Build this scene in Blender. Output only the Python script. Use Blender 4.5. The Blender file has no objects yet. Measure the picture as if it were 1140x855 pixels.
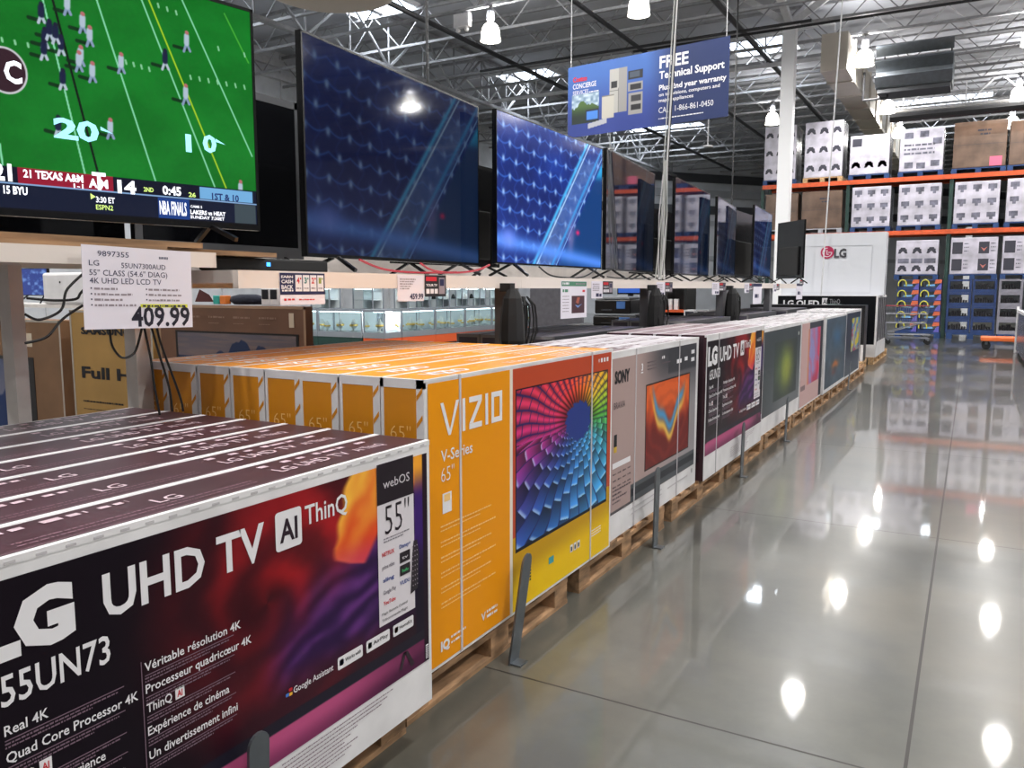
import bpy, math, random
import numpy as np
from mathutils import Vector, Matrix
random.seed(7)
C = bpy.context.scene.collection
SC = bpy.context.scene
R = math.radians

# ---------------------------------------------------------------- camera
EYE = Vector((0, 0, 1.46))
FPX, CX, CY, HOR, VPX = 900.0, 570.0, 427.5, 321.0, 1083.0
PITCH = math.atan((CY - HOR) / FPX)
YAW = R(29.512)
cam_d = bpy.data.cameras.new('camera')
cam_d.sensor_width = 36.0
cam_d.lens = FPX / 1140 * 36.0
cam_d.clip_end = 200
cam = bpy.data.objects.new('camera', cam_d)
C.objects.link(cam)
cam.location = EYE
cam.rotation_euler = (R(90) - PITCH, 0, YAW)
SC.camera = cam

# ---------------------------------------------------------------- world, exposure
w = bpy.data.worlds.new('world')
SC.world = w
w.use_nodes = True
w.node_tree.nodes['Background'].inputs[0].default_value = (0.8, 0.88, 1.0, 1)
w.node_tree.nodes['Background'].inputs[1].default_value = 0.25
SC.view_settings.view_transform = 'Standard'
SC.view_settings.look = 'None'
SC.view_settings.gamma = 1.0
SC.view_settings.use_curve_mapping = False
SC.view_settings.exposure = 0.1
SC.cycles.use_denoising = True
SC.cycles.max_bounces = 8
SC.cycles.diffuse_bounces = 4
SC.cycles.glossy_bounces = 4
SC.cycles.sample_clamp_indirect = 4.0
SC.cycles.caustics_reflective = False
SC.cycles.caustics_refractive = False

LAMP_Z = 8.0
LAMP_W = 175.0
LAMP_X = [-15.1, -11.1, -7.1, -3.05, 0.97, 5.0, 9.0]
LAMP_Y = [-3.1, 4.1, 11.3, 18.5, 25.7, 32.9, 38.3]
NO_LAMP = {(-15.1, y) for y in LAMP_Y[2:]} | {(-11.1, 25.7), (-11.1, 32.9), (-11.1, 38.3), (-7.1, 25.7), (-7.1, 38.3)}
for lx in LAMP_X:
    for ly in LAMP_Y:
        if (lx, ly) in NO_LAMP: continue
        l = bpy.data.lights.new('high_bay_light', 'AREA')
        l.shape = 'DISK'; l.size = 0.35; l.energy = LAMP_W
        l.color = (1.0, 0.985, 0.955)
        o = bpy.data.objects.new('high_bay_light', l)
        C.objects.link(o)
        o.location = (lx, ly, LAMP_Z - 0.26)
        l = bpy.data.lights.new('high_bay_uplight', 'AREA')   # the glowing bowl also lights the roof
        l.shape = 'DISK'; l.size = 0.34; l.energy = LAMP_W * .6
        o = bpy.data.objects.new('high_bay_uplight', l); C.objects.link(o)
        o.location = (lx, ly, LAMP_Z + 0.21); o.rotation_euler = (math.pi, 0, 0)
# ---------------------------------------------------------------- measuring helpers
_dy = Vector((VPX - CX, CY - HOR, FPX)).normalized()
_up = Vector((0, math.cos(PITCH), -math.sin(PITCH)))
_dx = -_dy.cross(_up); _dx.normalize()
def ray(px, py):
    c = Vector((px - CX, CY - py, FPX))
    return Vector((_dx.dot(c), _dy.dot(c), _up.dot(c)))
def onx(px, py, x):
    r = ray(px, py); return EYE + r * (x / r.x)
def ony(px, py, y):
    r = ray(px, py); return EYE + r * (y / r.y)
def onz(px, py, z):
    r = ray(px, py); return EYE + r * ((z - EYE.z) / r.z)
def dep(px, py, d):
    return EYE + ray(px, py) * (d / FPX)
class Plane:
    """vertical plane through p, running along heading u"""
    def __init__(s, p, u):
        s.p = Vector(p); s.u = Vector(u).normalized(); s.n = s.u.cross(Vector((0, 0, 1)))
    def at(s, px, py):
        r = ray(px, py); t = (s.p - EYE).dot(s.n) / r.dot(s.n); q = EYE + r * t
        return ((q - s.p).dot(s.u), q.z - s.p.z)

# ---------------------------------------------------------------- materials
def lin(c):
    c = c / 255.0
    return c / 12.92 if c <= 0.04045 else ((c + 0.055) / 1.055) ** 2.4
def rgb(c):
    return (lin(c[0]), lin(c[1]), lin(c[2]), 1)
MATS = {}
def mat(name, col=0, rough=0.5, metal=0.0, var=0.0, scale=8.0, emit=0.0, bump=0.0, spec=0.5, stretch=None, coat=0.0, emitcol=None):
    if name in MATS: return MATS[name]
    m = bpy.data.materials.new(name); m.use_nodes = True
    nt = m.node_tree; b = nt.nodes['Principled BSDF']
    b.inputs['Base Color'].default_value = rgb(col)
    b.inputs['Roughness'].default_value = rough
    b.inputs['Metallic'].default_value = metal
    b.inputs['Specular IOR Level'].default_value = spec
    b.inputs['Coat Weight'].default_value = coat
    b.inputs['Coat Roughness'].default_value = 0.1
    if emit:
        b.inputs['Emission Color'].default_value = rgb(emitcol or col)
        b.inputs['Emission Strength'].default_value = emit
    if var or bump:
        tc = nt.nodes.new('ShaderNodeTexCoord'); mp = nt.nodes.new('ShaderNodeMapping')
        nz = nt.nodes.new('ShaderNodeTexNoise'); nz.inputs['Scale'].default_value = scale
        nz.inputs['Detail'].default_value = 4
        if stretch: mp.inputs['Scale'].default_value = stretch
        nt.links.new(tc.outputs['Object'], mp.inputs['Vector']); nt.links.new(mp.outputs[0], nz.inputs['Vector'])
        if var:
            mx = nt.nodes.new('ShaderNodeMix'); mx.data_type = 'RGBA'
            lo = [max(0, x * (1 - var)) for x in col]; hi = [min(255, x * (1 + var * 0.7)) for x in col]
            mx.inputs[6].default_value = rgb(lo); mx.inputs[7].default_value = rgb(hi)
            rp = nt.nodes.new('ShaderNodeMapRange'); rp.inputs[1].default_value = 0.3; rp.inputs[2].default_value = 0.7
            nt.links.new(nz.outputs[0], rp.inputs[0]); nt.links.new(rp.outputs[0], mx.inputs[0])
            nt.links.new(mx.outputs[2], b.inputs['Base Color'])
        if bump:
            bp = nt.nodes.new('ShaderNodeBump'); bp.inputs['Strength'].default_value = bump; bp.inputs['Distance'].default_value = 0.01
            nt.links.new(nz.outputs[0], bp.inputs['Height']); nt.links.new(bp.outputs[0], b.inputs['Normal'])
    MATS[name] = m
    return m
def print_mat(name, rough=0.35, emit=0.0, spec=0.5, black=False):
    """ink of a printed picture, or pixels of a lit screen, read from the mesh's colour attribute"""
    if name in MATS: return MATS[name]
    m = bpy.data.materials.new(name); m.use_nodes = True
    nt = m.node_tree; b = nt.nodes['Principled BSDF']
    at = nt.nodes.new('ShaderNodeAttribute'); at.attribute_name = 'ink'
    b.inputs['Roughness'].default_value = rough; b.inputs['Specular IOR Level'].default_value = spec
    if emit:
        b.inputs['Base Color'].default_value = (0.006, 0.006, 0.008, 1)
        nt.links.new(at.outputs['Color'], b.inputs['Emission Color']); b.inputs['Emission Strength'].default_value = emit
        m.cycles.emission_sampling = 'NONE'
    else:
        nt.links.new(at.outputs['Color'], b.inputs['Base Color'])
    MATS[name] = m
    return m

WHITE = mat('white_card', (226, 224, 226), 0.45, var=0.03)
WCARD = mat('carton_white', (232, 230, 232), 0.42, var=0.05, scale=5)
BLACK = mat('black_plastic', (14, 14, 16), 0.3)
BLACKM = mat('black_matte', (16, 16, 18), 0.7)
DARKG = mat('dark_grey', (52, 54, 58), 0.5)
GREYM = mat('grey_steel', (112, 118, 124), 0.38, metal=0.75, var=0.08)
PAINTW = mat('white_paint', (222, 216, 212), 0.4, var=0.04)
WOOD = mat('pallet_wood', (158, 124, 92), 0.75, var=0.32, scale=6, stretch=(4, 1, 4), bump=0.2)
WOODL = mat('pallet_wood_light', (196, 160, 118), 0.7, var=0.25, scale=6, stretch=(4, 1, 4), bump=0.2)
INKW = mat('white_ink', (236, 234, 238), 0.45)
INKK = mat('black_ink', (20, 18, 26), 0.5)
INKG = mat('grey_ink', (150, 140, 148), 0.5)
RED = mat('red_ink', (200, 30, 45), 0.5)
ORANGE = mat('rack_orange', (222, 92, 45), 0.45, var=0.08)
GREEN = mat('rack_green', (30, 62, 56), 0.5, var=0.1)
BLUEP = mat('pallet_blue', (34, 66, 118), 0.55, var=0.15)
CABLE = mat('cable_black', (12, 12, 13), 0.5)

# ---------------------------------------------------------------- mesh helpers
class MB:
    def __init__(s): s.v = []; s.f = []; s.m = []
    def quad(s, a, b, c, d, m=0):
        i = len(s.v); s.v += [tuple(a), tuple(b), tuple(c), tuple(d)]; s.f.append((i, i + 1, i + 2, i + 3)); s.m.append(m); return s
    def poly(s, pts, m=0):
        i = len(s.v); s.v += [tuple(p) for p in pts]; s.f.append(tuple(range(i, i + len(pts)))); s.m.append(m); return s
    def box(s, x0, x1, y0, y1, z0, z1, m=0, fm=None):
        """fm: face materials (-x,+x,-y,+y,-z,+z)"""
        i = len(s.v)
        s.v += [(x, y, z) for z in (z0, z1) for y in (y0, y1) for x in (x0, x1)]
        fs = [(0, 4, 6, 2), (1, 3, 7, 5), (0, 1, 5, 4), (2, 6, 7, 3), (0, 2, 3, 1), (4, 5, 7, 6)]
        for k, f in enumerate(fs):
            s.f.append(tuple(i + j for j in f)); s.m.append(fm[k] if fm else m)
        return s
    def obox(s, o, u, v, n, a, b, c, m=0):
        """box from corner o along vectors u,v,n by lengths a,b,c"""
        o = Vector(o); u = Vector(u) * a; v = Vector(v) * b; n = Vector(n) * c
        P = [o, o + u, o + v, o + u + v, o + n, o + n + u, o + n + v, o + n + u + v]
        i = len(s.v); s.v += [tuple(p) for p in P]
        for f in [(0, 4, 6, 2), (1, 3, 7, 5), (0, 1, 5, 4), (2, 6, 7, 3), (0, 2, 3, 1), (4, 5, 7, 6)]:
            s.f.append(tuple(i + j for j in f)); s.m.append(m)
        return s
    def tube(s, p, q, r, n=8, m=0, r2=None, cap=True):
        p = Vector(p); q = Vector(q); d = (q - p).normalized(); r2 = r if r2 is None else r2
        a = d.orthogonal().normalized(); b = d.cross(a); i = len(s.v)
        for k in range(n):
            t = 2 * math.pi * k / n; e = a * math.cos(t) + b * math.sin(t)
            s.v.append(tuple(p + e * r)); s.v.append(tuple(q + e * r2))
        for k in range(n):
            j = (k + 1) % n
            s.f.append((i + 2 * k, i + 2 * j, i + 2 * j + 1, i + 2 * k + 1)); s.m.append(m)
        if cap:
            s.f.append(tuple(i + 2 * k for k in range(n))[::-1]); s.m.append(m)
            s.f.append(tuple(i + 2 * k + 1 for k in range(n))); s.m.append(m)
        return s
    def path(s, pts, r, n=6, m=0):
        for a, b in zip(pts[:-1], pts[1:]):
            if (Vector(a) - Vector(b)).length > 1e-5: s.tube(a, b, r, n, m)
        return s
    def bar(s, p, q, wd, m=0):
        """square bar"""
        p = Vector(p); q = Vector(q); return s.tube(p, q, wd * 0.7, 4, m)
    def lathe(s, o, prof, n=20, m=0, axis='z'):
        i = len(s.v); k = len(prof)
        for j in range(n):
            t = 2 * math.pi * j / n
            for r, z in prof:
                if axis == 'z': s.v.append((o[0] + r * math.cos(t), o[1] + r * math.sin(t), o[2] + z))
                elif axis == 'y': s.v.append((o[0] + r * math.cos(t), o[1] + z, o[2] + r * math.sin(t)))
                else: s.v.append((o[0] + z, o[1] + r * math.cos(t), o[2] + r * math.sin(t)))
        for j in range(n):
            jj = (j + 1) % n
            for a in range(k - 1):
                s.f.append((i + j * k + a, i + jj * k + a, i + jj * k + a + 1, i + j * k + a + 1)); s.m.append(m)
        return s
    def build(s, name, mats, parent=None, smooth=False, bevel=0.0):
        me = bpy.data.meshes.new(name); me.from_pydata(s.v, [], s.f)
        if not isinstance(mats, (list, tuple)): mats = [mats]
        for m in mats: me.materials.append(m)
        me.polygons.foreach_set('material_index', s.m)
        if smooth: me.polygons.foreach_set('use_smooth', [True] * len(s.f))
        me.update()
        o = bpy.data.objects.new(name, me); C.objects.link(o)
        if parent: o.parent = parent
        if bevel:
            b = o.modifiers.new('bevel', 'BEVEL'); b.width = bevel; b.segments = 2; b.limit_method = 'ANGLE'
        return o
def thing(name, label, cat, loc=(0, 0, 0), rotz=0.0, group=None):
    o = bpy.data.objects.new(name, None); C.objects.link(o); o.empty_display_size = 0.1
    o.location = loc; o.rotation_euler = (0, 0, rotz)
    o['label'] = label; o['category'] = cat
    if group: o['group'] = group
    return o
def tag(o, label, cat, group=None):
    o['label'] = label; o['category'] = cat
    if group: o['group'] = group
    return o
def struct(o):
    o['kind'] = 'structure'; return o
def dup(root, loc, label=None, rotz=None, group=None):
    c = root.copy(); C.objects.link(c); c.location = loc
    if rotz is not None: c.rotation_euler = (0, 0, rotz)
    if label: c['label'] = label
    if group: c['group'] = group
    for ch in list(root.children):
        d = ch.copy(); C.objects.link(d); d.parent = c
        for g in list(ch.children):
            e = g.copy(); C.objects.link(e); e.parent = d
    return c

# text ---------------------------------------------------------------
_tc = {}
def glyphs(txt, bold):
    k = (txt, bold)
    if k not in _tc:
        cu = bpy.data.curves.new('t', 'FONT'); cu.body = txt; cu.size = 1.0; cu.resolution_u = 2
        cu.offset = bold * 0.012; cu.fill_mode = 'FRONT' if hasattr(cu, 'fill_mode') else 'BOTH'
        ob = bpy.data.objects.new('t', cu)
        me = bpy.data.meshes.new_from_object(ob)
        vs = [tuple(v.co) for v in me.vertices]; fs = [tuple(p.vertices) for p in me.polygons]
        bpy.data.meshes.remove(me); bpy.data.objects.remove(ob); bpy.data.curves.remove(cu)
        _tc[k] = (vs, fs)
    return _tc[k]
_cap = {}
def capheight(bold):
    if bold not in _cap:
        vs, _ = glyphs('H', bold); _cap[bold] = max(v[1] for v in vs)
    return _cap[bold]
def put_text(mb, txt, o, U, V, cap, width=None, bold=0, m=0, align='l'):
    """adds flat lettering: o = baseline start, U reading direction, V up direction"""
    vs, fs = glyphs(txt, bold)
    if not vs: return mb
    x0 = min(v[0] for v in vs); x1 = max(v[0] for v in vs)
    sy = cap / capheight(bold); sx = (width / (x1 - x0)) if width else sy
    o = Vector(o); U = Vector(U); V = Vector(V); W_ = (x1 - x0) * sx
    off = 0 if align == 'l' else (-W_ if align == 'r' else -W_ / 2)
    i = len(mb.v)
    for v in vs: mb.v.append(tuple(o + U * ((v[0] - x0) * sx + off) + V * (v[1] * sy)))
    for f in fs: mb.f.append(tuple(i + j for j in f)); mb.m.append(m)
    return mb
def blocktext(mb, o, U, V, length, cap, m=0, seed=0):
    """a line of small unreadable print: short dashes the height of its letters"""
    rn = random.Random(seed); x = 0; o = Vector(o); U = Vector(U); V = Vector(V)
    while x < length:
        a = cap * rn.uniform(0.5, 3.2); a = min(a, length - x)
        p = o + U * x; h = cap * rn.uniform(0.75, 1.0)
        mb.quad(p, p + U * a, p + U * a + V * h, p + V * h, m)
        x += a + cap * rn.uniform(0.35, 0.7)
    return mb

# pictures -----------------------------------------------------------
class Noise:
    def __init__(s, seed=1, n=64): s.n = n; s.g = np.random.RandomState(seed).rand(n, n)
    def __call__(s, x, y):
        n = s.n; xi = np.floor(x).astype(int); yi = np.floor(y).astype(int); fx = x - xi; fy = y - yi
        fx = fx * fx * (3 - 2 * fx); fy = fy * fy * (3 - 2 * fy); g = s.g
        a = g[xi % n, yi % n]; b = g[(xi + 1) % n, yi % n]; c = g[xi % n, (yi + 1) % n]; d = g[(xi + 1) % n, (yi + 1) % n]
        return (a * (1 - fx) + b * fx) * (1 - fy) + (c * (1 - fx) + d * fx) * fy
    def fbm(s, x, y, o=4):
        r = 0; a = .5; t = 0
        for k in range(o): r = r + a * s(x * 2 ** k + 7 * k, y * 2 ** k + 3 * k); t += a; a *= .5
        return r / t
NZ = Noise(3)
def col(c): return np.array(c, float)
def mixc(a, b, k):
    return a * (1 - k[..., None]) + b * k[..., None]
def ss(a, b, x):
    t = np.clip((x - a) / (b - a), 0, 1); return t * t * (3 - 2 * t)
def picture(name, o, U, V, wd, ht, nu, nv, fn, m, parent=None):
    """a flat printed or lit picture: fn(S,T) gives the sRGB colour (0-255) at 0..1 across and up"""
    o = Vector(o); U = Vector(U); V = Vector(V)
    s = np.linspace(0, 1, nu + 1); t = np.linspace(0, 1, nv + 1); S, T = np.meshgrid(s, t)
    cl = np.clip(fn(S, T), 0, 255) / 255.0
    cl = np.where(cl <= 0.04045, cl / 12.92, ((cl + 0.055) / 1.055) ** 2.4)
    P = np.array(o)[None, None] + S[..., None] * wd * np.array(U) + T[..., None] * ht * np.array(V)
    P = P.reshape(-1, 3); idx = np.arange((nu + 1) * (nv + 1)).reshape(nv + 1, nu + 1)
    F = np.stack([idx[:-1, :-1], idx[:-1, 1:], idx[1:, 1:], idx[1:, :-1]], -1).reshape(-1, 4)
    me = bpy.data.meshes.new(name)
    me.vertices.add(len(P)); me.vertices.foreach_set('co', P.ravel())
    me.loops.add(F.size); me.loops.foreach_set('vertex_index', F.ravel())
    me.polygons.add(len(F)); me.polygons.foreach_set('loop_start', np.arange(len(F)) * 4)
    me.update(calc_edges=True)
    at = me.color_attributes.new('ink', 'FLOAT_COLOR', 'POINT')
    rgba = np.concatenate([cl.reshape(-1, 3), np.ones((len(P), 1))], 1).astype(np.float32)
    at.data.foreach_set('color', rgba.ravel())
    me.materials.append(m)
    ob = bpy.data.objects.new(name, me); C.objects.link(ob)
    if parent: ob.parent = parent
    return ob
UX, UY, UZ = Vector((1, 0, 0)), Vector((0, 1, 0)), Vector((0, 0, 1))

# ================================================================ THE SETTING
def floor_mat():
    m = bpy.data.materials.new('polished_concrete'); m.use_nodes = True
    nt = m.node_tree; b = nt.nodes['Principled BSDF']; L = nt.links.new
    tc = nt.nodes.new('ShaderNodeTexCoord'); sp = nt.nodes.new('ShaderNodeSeparateXYZ'); L(tc.outputs['Object'], sp.inputs[0])
    n1 = nt.nodes.new('ShaderNodeTexNoise'); n1.inputs['Scale'].default_value = 0.9; n1.inputs['Detail'].default_value = 7; n1.inputs['Roughness'].default_value = 0.62
    L(tc.outputs['Object'], n1.inputs['Vector'])
    n2 = nt.nodes.new('ShaderNodeTexNoise'); n2.inputs['Scale'].default_value = 0.45; n2.inputs['Detail'].default_value = 3
    L(tc.outputs['Object'], n2.inputs['Vector'])
    r1 = nt.nodes.new('ShaderNodeValToRGB'); e = r1.color_ramp.elements
    e[0].position = 0.3; e[0].color = rgb((64, 66, 63)); e[1].position = 0.72; e[1].color = rgb((104, 103, 95))
    L(n1.outputs[0], r1.inputs[0])
    mx = nt.nodes.new('ShaderNodeMix'); mx.data_type = 'RGBA'; mx.inputs[7].default_value = rgb((106, 95, 77))
    mr = nt.nodes.new('ShaderNodeMapRange'); mr.inputs[1].default_value = 0.5; mr.inputs[2].default_value = 0.7; mr.inputs[4].default_value = 0.55
    L(n2.outputs[0], mr.inputs[0]); L(mr.outputs[0], mx.inputs[0]); L(r1.outputs[0], mx.inputs[6])
    def M(op, a, b_=None):
        n = nt.nodes.new('ShaderNodeMath'); n.operation = op
        for i, v in enumerate((a, b_)):
            if v is None: continue
            if isinstance(v, (int, float)): n.inputs[i].default_value = v
            else: L(v, n.inputs[i])
        return n.outputs[0]
    # saw-cut joints: across the aisle every 2.72 m, along the aisle every 5.4 m
    yy = M('SUBTRACT', M('PINGPONG', M('SUBTRACT', sp.outputs[1], 2.55 - 1.36 * 40), 1.36), 0.0)
    ya = M('LESS_THAN', yy, 0.006)
    yy2 = M('PINGPONG', M('SUBTRACT', sp.outputs[1], 2.55 - 2.72 * 40), 2.72)
    jy = M('LESS_THAN', yy2, 0.0045)
    jy2 = M('LESS_THAN', M('ABSOLUTE', M('SUBTRACT', sp.outputs[1], 5.25)), 0.004)
    jx = M('LESS_THAN', M('PINGPONG', M('SUBTRACT', sp.outputs[0], -0.095 - 5.4 * 10), 2.7), 0.0055)
    j = M('MAXIMUM', M('MAXIMUM', jy, jx), jy2)
    m2 = nt.nodes.new('ShaderNodeMix'); m2.data_type = 'RGBA'; m2.inputs[7].default_value = rgb((44, 40, 38))
    L(j, m2.inputs[0]); L(mx.outputs[2], m2.inputs[6]); L(m2.outputs[2], b.inputs['Base Color'])
    rr = nt.nodes.new('ShaderNodeMapRange'); rr.inputs[3].default_value = 0.24; rr.inputs[4].default_value = 0.36
    L(n1.outputs[0], rr.inputs[0]); L(M('MAXIMUM', rr.outputs[0], M('MULTIPLY', j, 0.5)), b.inputs['Roughness'])
    b.inputs['Specular IOR Level'].default_value = 0.3
    L(M('SUBTRACT', 0.75, M('MULTIPLY', j, 0.72)), b.inputs['Coat Weight']); b.inputs['Coat Roughness'].default_value = 0.042
    return m
struct(MB().box(-22, 16, -10, 80, -0.2, 0).build('floor', floor_mat()))
DECK = mat('roof_deck', (190, 191, 197), 0.7, var=0.06, scale=0.6)
WALLM = mat('wall_panel', (216, 217, 220), 0.7, var=0.06, scale=1.5)
DWALL = mat('wall_panel_dark', (120, 122, 126), 0.7, var=0.08, scale=1.5)
STEELW = mat('white_steel', (214, 214, 216), 0.5, var=0.05)
STEELG = mat('grey_joist_steel', (150, 150, 152), 0.55, var=0.08)
STEELD = mat('dark_pipe', (34, 34, 37), 0.5)
struct(MB().box(-22, 16, -10, 80, 9.8, 9.95).build('ceiling', DECK))
struct(MB().box(-22.2, -22, -10, 41, 0, 9.8).build('wall_left', WALLM))
struct(MB().box(15.8, 16, -10, 80, 0, 9.8).build('wall_right', DWALL))
struct(MB().box(-22, 16, -10.2, -10, 0, 9.8).build('wall_front', DWALL))
hd = Vector((math.sin(R(39)), math.cos(R(39)), 0)); pf = Vector((-22, 41, 0)); nb = Vector((-hd.y, hd.x, 0))
struct(MB().obox(pf, hd, UZ, nb, 50, 9.8, 0.2).build('wall_back', mat('wall_panel_light', (224, 226, 230), .7, var=.05, scale=1.0)))
g = MB()
for z, h in ((3.2, .25), (5.3, .3), (7.0, .45)): g.obox(pf - nb * .12 + UZ * z, hd, UZ, nb, 50, h, .12)
struct(g.build('trim_1', mat('girt_grey', (190, 192, 196), .6)))
g = MB()
for z, h in ((6.0, .5), (7.9, .5)): g.obox(pf - nb * .14 + UZ * z, hd, UZ, nb, 50, h, .12)
struct(g.build('trim_2', mat('girt_dark', (78, 80, 84), .6)))
zl = onx(281, 62, -22).z; zm = onx(281, 78, -22).z
g = MB(); g.box(-22, -21.85, -10, 41, zl - .15, zl + .12).box(-22, -21.8, -10, 41, zm - .1, zm + .12)
for y in range(-8, 40, 3): g.box(-22, -21.93, y, y + .05, 0, 9.8)
struct(g.build('trim_3', STEELW))

# roof joists across the aisle, girders along it
def joist(y):
    b = MB(); zb, zt = 8.62, 9.62
    b.box(-22, 16, y - .05, y + .05, zb - .03, zb + .04); b.box(-22, 16, y - .05, y + .05, zt - .04, zt + .04)
    x = -22.0; k = 0
    while x < 15.5:
        b.tube((x, y, zb if k % 2 else zt), (x + .95, y, zt if k % 2 else zb), .02, 4, cap=False); x += .95; k += 1
    return struct(b.build('ceiling_joist', STEELG))
y = 0.5
while y < 62:
    joist(y); y += 1.8
def girder(x):
    b = MB(); zb, zt = 8.2, 9.7
    b.box(x - .09, x + .09, -10, 60, zb - .05, zb + .05); b.box(x - .09, x + .09, -10, 60, zt - .05, zt + .05)
    y = -10.0; k = 0
    while y < 59:
        b.tube((x, y, zb if k % 2 else zt), (x, y + 1.8, zt if k % 2 else zb), .045, 4, cap=False); b.tube((x, y, zb), (x, y, zt), .03, 4, cap=False); y += 1.8; k += 1
    return struct(b.build('ceiling_girder', STEELG))
for x in (-16.0, 7.5): girder(x)
# trusses under the skylights; daylight on the far one is put into its whiteness
def white_truss(px, py, x0, x1, z):
    y = onz(px, py, z).y; b = MB(); zt = z + .95
    b.box(x0, x1, y - .06, y + .06, z - .05, z + .05); b.box(x0, x1, y - .05, y + .05, zt - .04, zt + .04)
    x = x0; k = 0
    while x < x1 - .1:
        b.tube((x, y, z if k % 2 else zt), (x + 1.0, y, zt if k % 2 else z), .032, 4, cap=False)
        if k % 2 == 0: b.tube((x + 1, y, z), (x + 1, y, zt), .03, 4, cap=False)
        x += 1.0; k += 1
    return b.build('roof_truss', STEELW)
tag(white_truss(580, 109, -17, -4, 8.3), 'roof truss coloured white for daylight under the far skylights behind the hanging banner', 'truss')
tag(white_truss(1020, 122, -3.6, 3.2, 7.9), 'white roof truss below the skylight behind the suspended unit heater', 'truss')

# dark pipes under the roof
def pipe(p, q, r, label):
    tag(MB().tube(p, q, r, 8).build('ceiling_pipe', STEELD), label, 'pipe')
x1 = onz(478, 25, 8.45).x
pipe((x1, 2, 8.45), (x1, 50, 8.45), .07, 'dark pipe along the roof above the largest blue television')
x2 = onz(690, 38, 8.45).x
pipe((x2, 2, 8.45), (x2, 50, 8.45), .06, 'dark pipe along the roof crossing behind the hanging blue banner')
x3 = onz(815, 22, 8.45).x
pipe((x3, 2, 8.45), (x3, 50, 8.45), .07, 'dark pipe along the roof just beside the white column')
p = onz(900, 28, 8.3)
pipe((-9, p.y, 8.3), (15, p.y, 8.3), .035, 'thin dark pipe crossing the roof above the unit heater')
p = ony(1000, 131, 25.6)
pipe((-2.3, 25.6, p.z), (15, 25.6, p.z + .05), .12, 'thick dark sprinkler main running above the pallet rack')
p = onz(660, 60, 8.3)
pipe((-14, p.y, 8.3), (-4, p.y, 8.3), .04, 'thin dark pipe crossing the roof over the banner')

# column with flared braces
cx_, cy_ = -4.75, 23.84
t = thing('building_column', 'tall white square steel column rising behind the row of televisions', 'column', (cx_, cy_, 0))
MB().box(-.17, .17, -.17, .17, 0, 8.55).build('column_shaft', mat('column_white', (246, 246, 248), .45), t)
MB().box(-.26, .26, -.26, .26, 0, .03).build('base_plate', STEELW, t)
MB().box(-.26, .26, -.26, .26, 8.55, 8.62).build('cap_plate', STEELW, t)
for dx, dy in ((1.5, .5), (-1.5, .5), (0.3, 1.8), (-0.3, -1.8)):
    MB().bar((0, 0, 8.6), (dx, dy, 9.75), .18).build('brace', STEELW, t)
p = ony(1092, 60, 47)
t = thing('building_column', 'far slender pale column standing beyond the rack under the dark roof', 'column', (p.x, 47, 0))
MB().box(-.15, .15, -.15, .15, 0, 9.7).build('column_shaft', STEELW, t)
MB().box(-.24, .24, -.24, .24, 0, .03).build('base_plate', STEELW, t)

# skylights give daylight; the last three are unseen, added to brighten the walls
skm = mat('skylight_glow', (225, 238, 255), 0.6, emit=3.2); skm.cycles.emission_sampling = 'NONE'
names = ['skylight of daylight in the roof left of the banner', 'skylight in the roof between banner and white column', 'skylight in the roof behind the unit heater']
for i, (px, py, sx, sy) in enumerate(((587, 81, 2.3, 1.7), (850, 48, 2.2, 1.9), (1045, 108, 4.2, 1.6), (415, 3, 2.2, 1.6), (743, 141, 4.0, 1.8), (690, 128, 3.0, 1.8), (None, (-18.5, 14.6), 2.2, 1.7), (None, (-18.5, 6.5), 2.2, 1.7))):
    p = onz(px, py, 9.78) if px is not None else Vector((*py, 9.78))
    s = MB().box(-sx / 2, sx / 2, -sy / 2, sy / 2, -.02, .0).build('skylight', skm); s.location = (p.x, p.y, 9.79)
    f = MB(); 
    for a in (-1, 1): f.box(a * sx / 2 - .05, a * sx / 2 + .05, -sy / 2, sy / 2, -.12, 0).box(-sx / 2, sx / 2, a * sy / 2 - .05, a * sy / 2 + .05, -.12, 0)
    f.build('skylight_frame', STEELW, s)
    tag(s, (names + ['glowing skylight over the round beige duct drum', 'far skylight glimpsed just under the banner', 'added far skylight hidden behind the banner to brighten the back wall', 'added skylight out of view brightening the left wall over the football television', 'added skylight out of view brightening the left wall beside the camera'])[i], 'skylight', None)
    l = bpy.data.lights.new('skylight_daylight', 'AREA'); l.shape = 'RECTANGLE'; l.size = sx; l.size_y = sy; l.energy = 260; l.color = (.86, .93, 1)
    lo = bpy.data.objects.new('skylight_daylight', l); C.objects.link(lo); lo.location = (p.x, p.y, 9.74)

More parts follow.
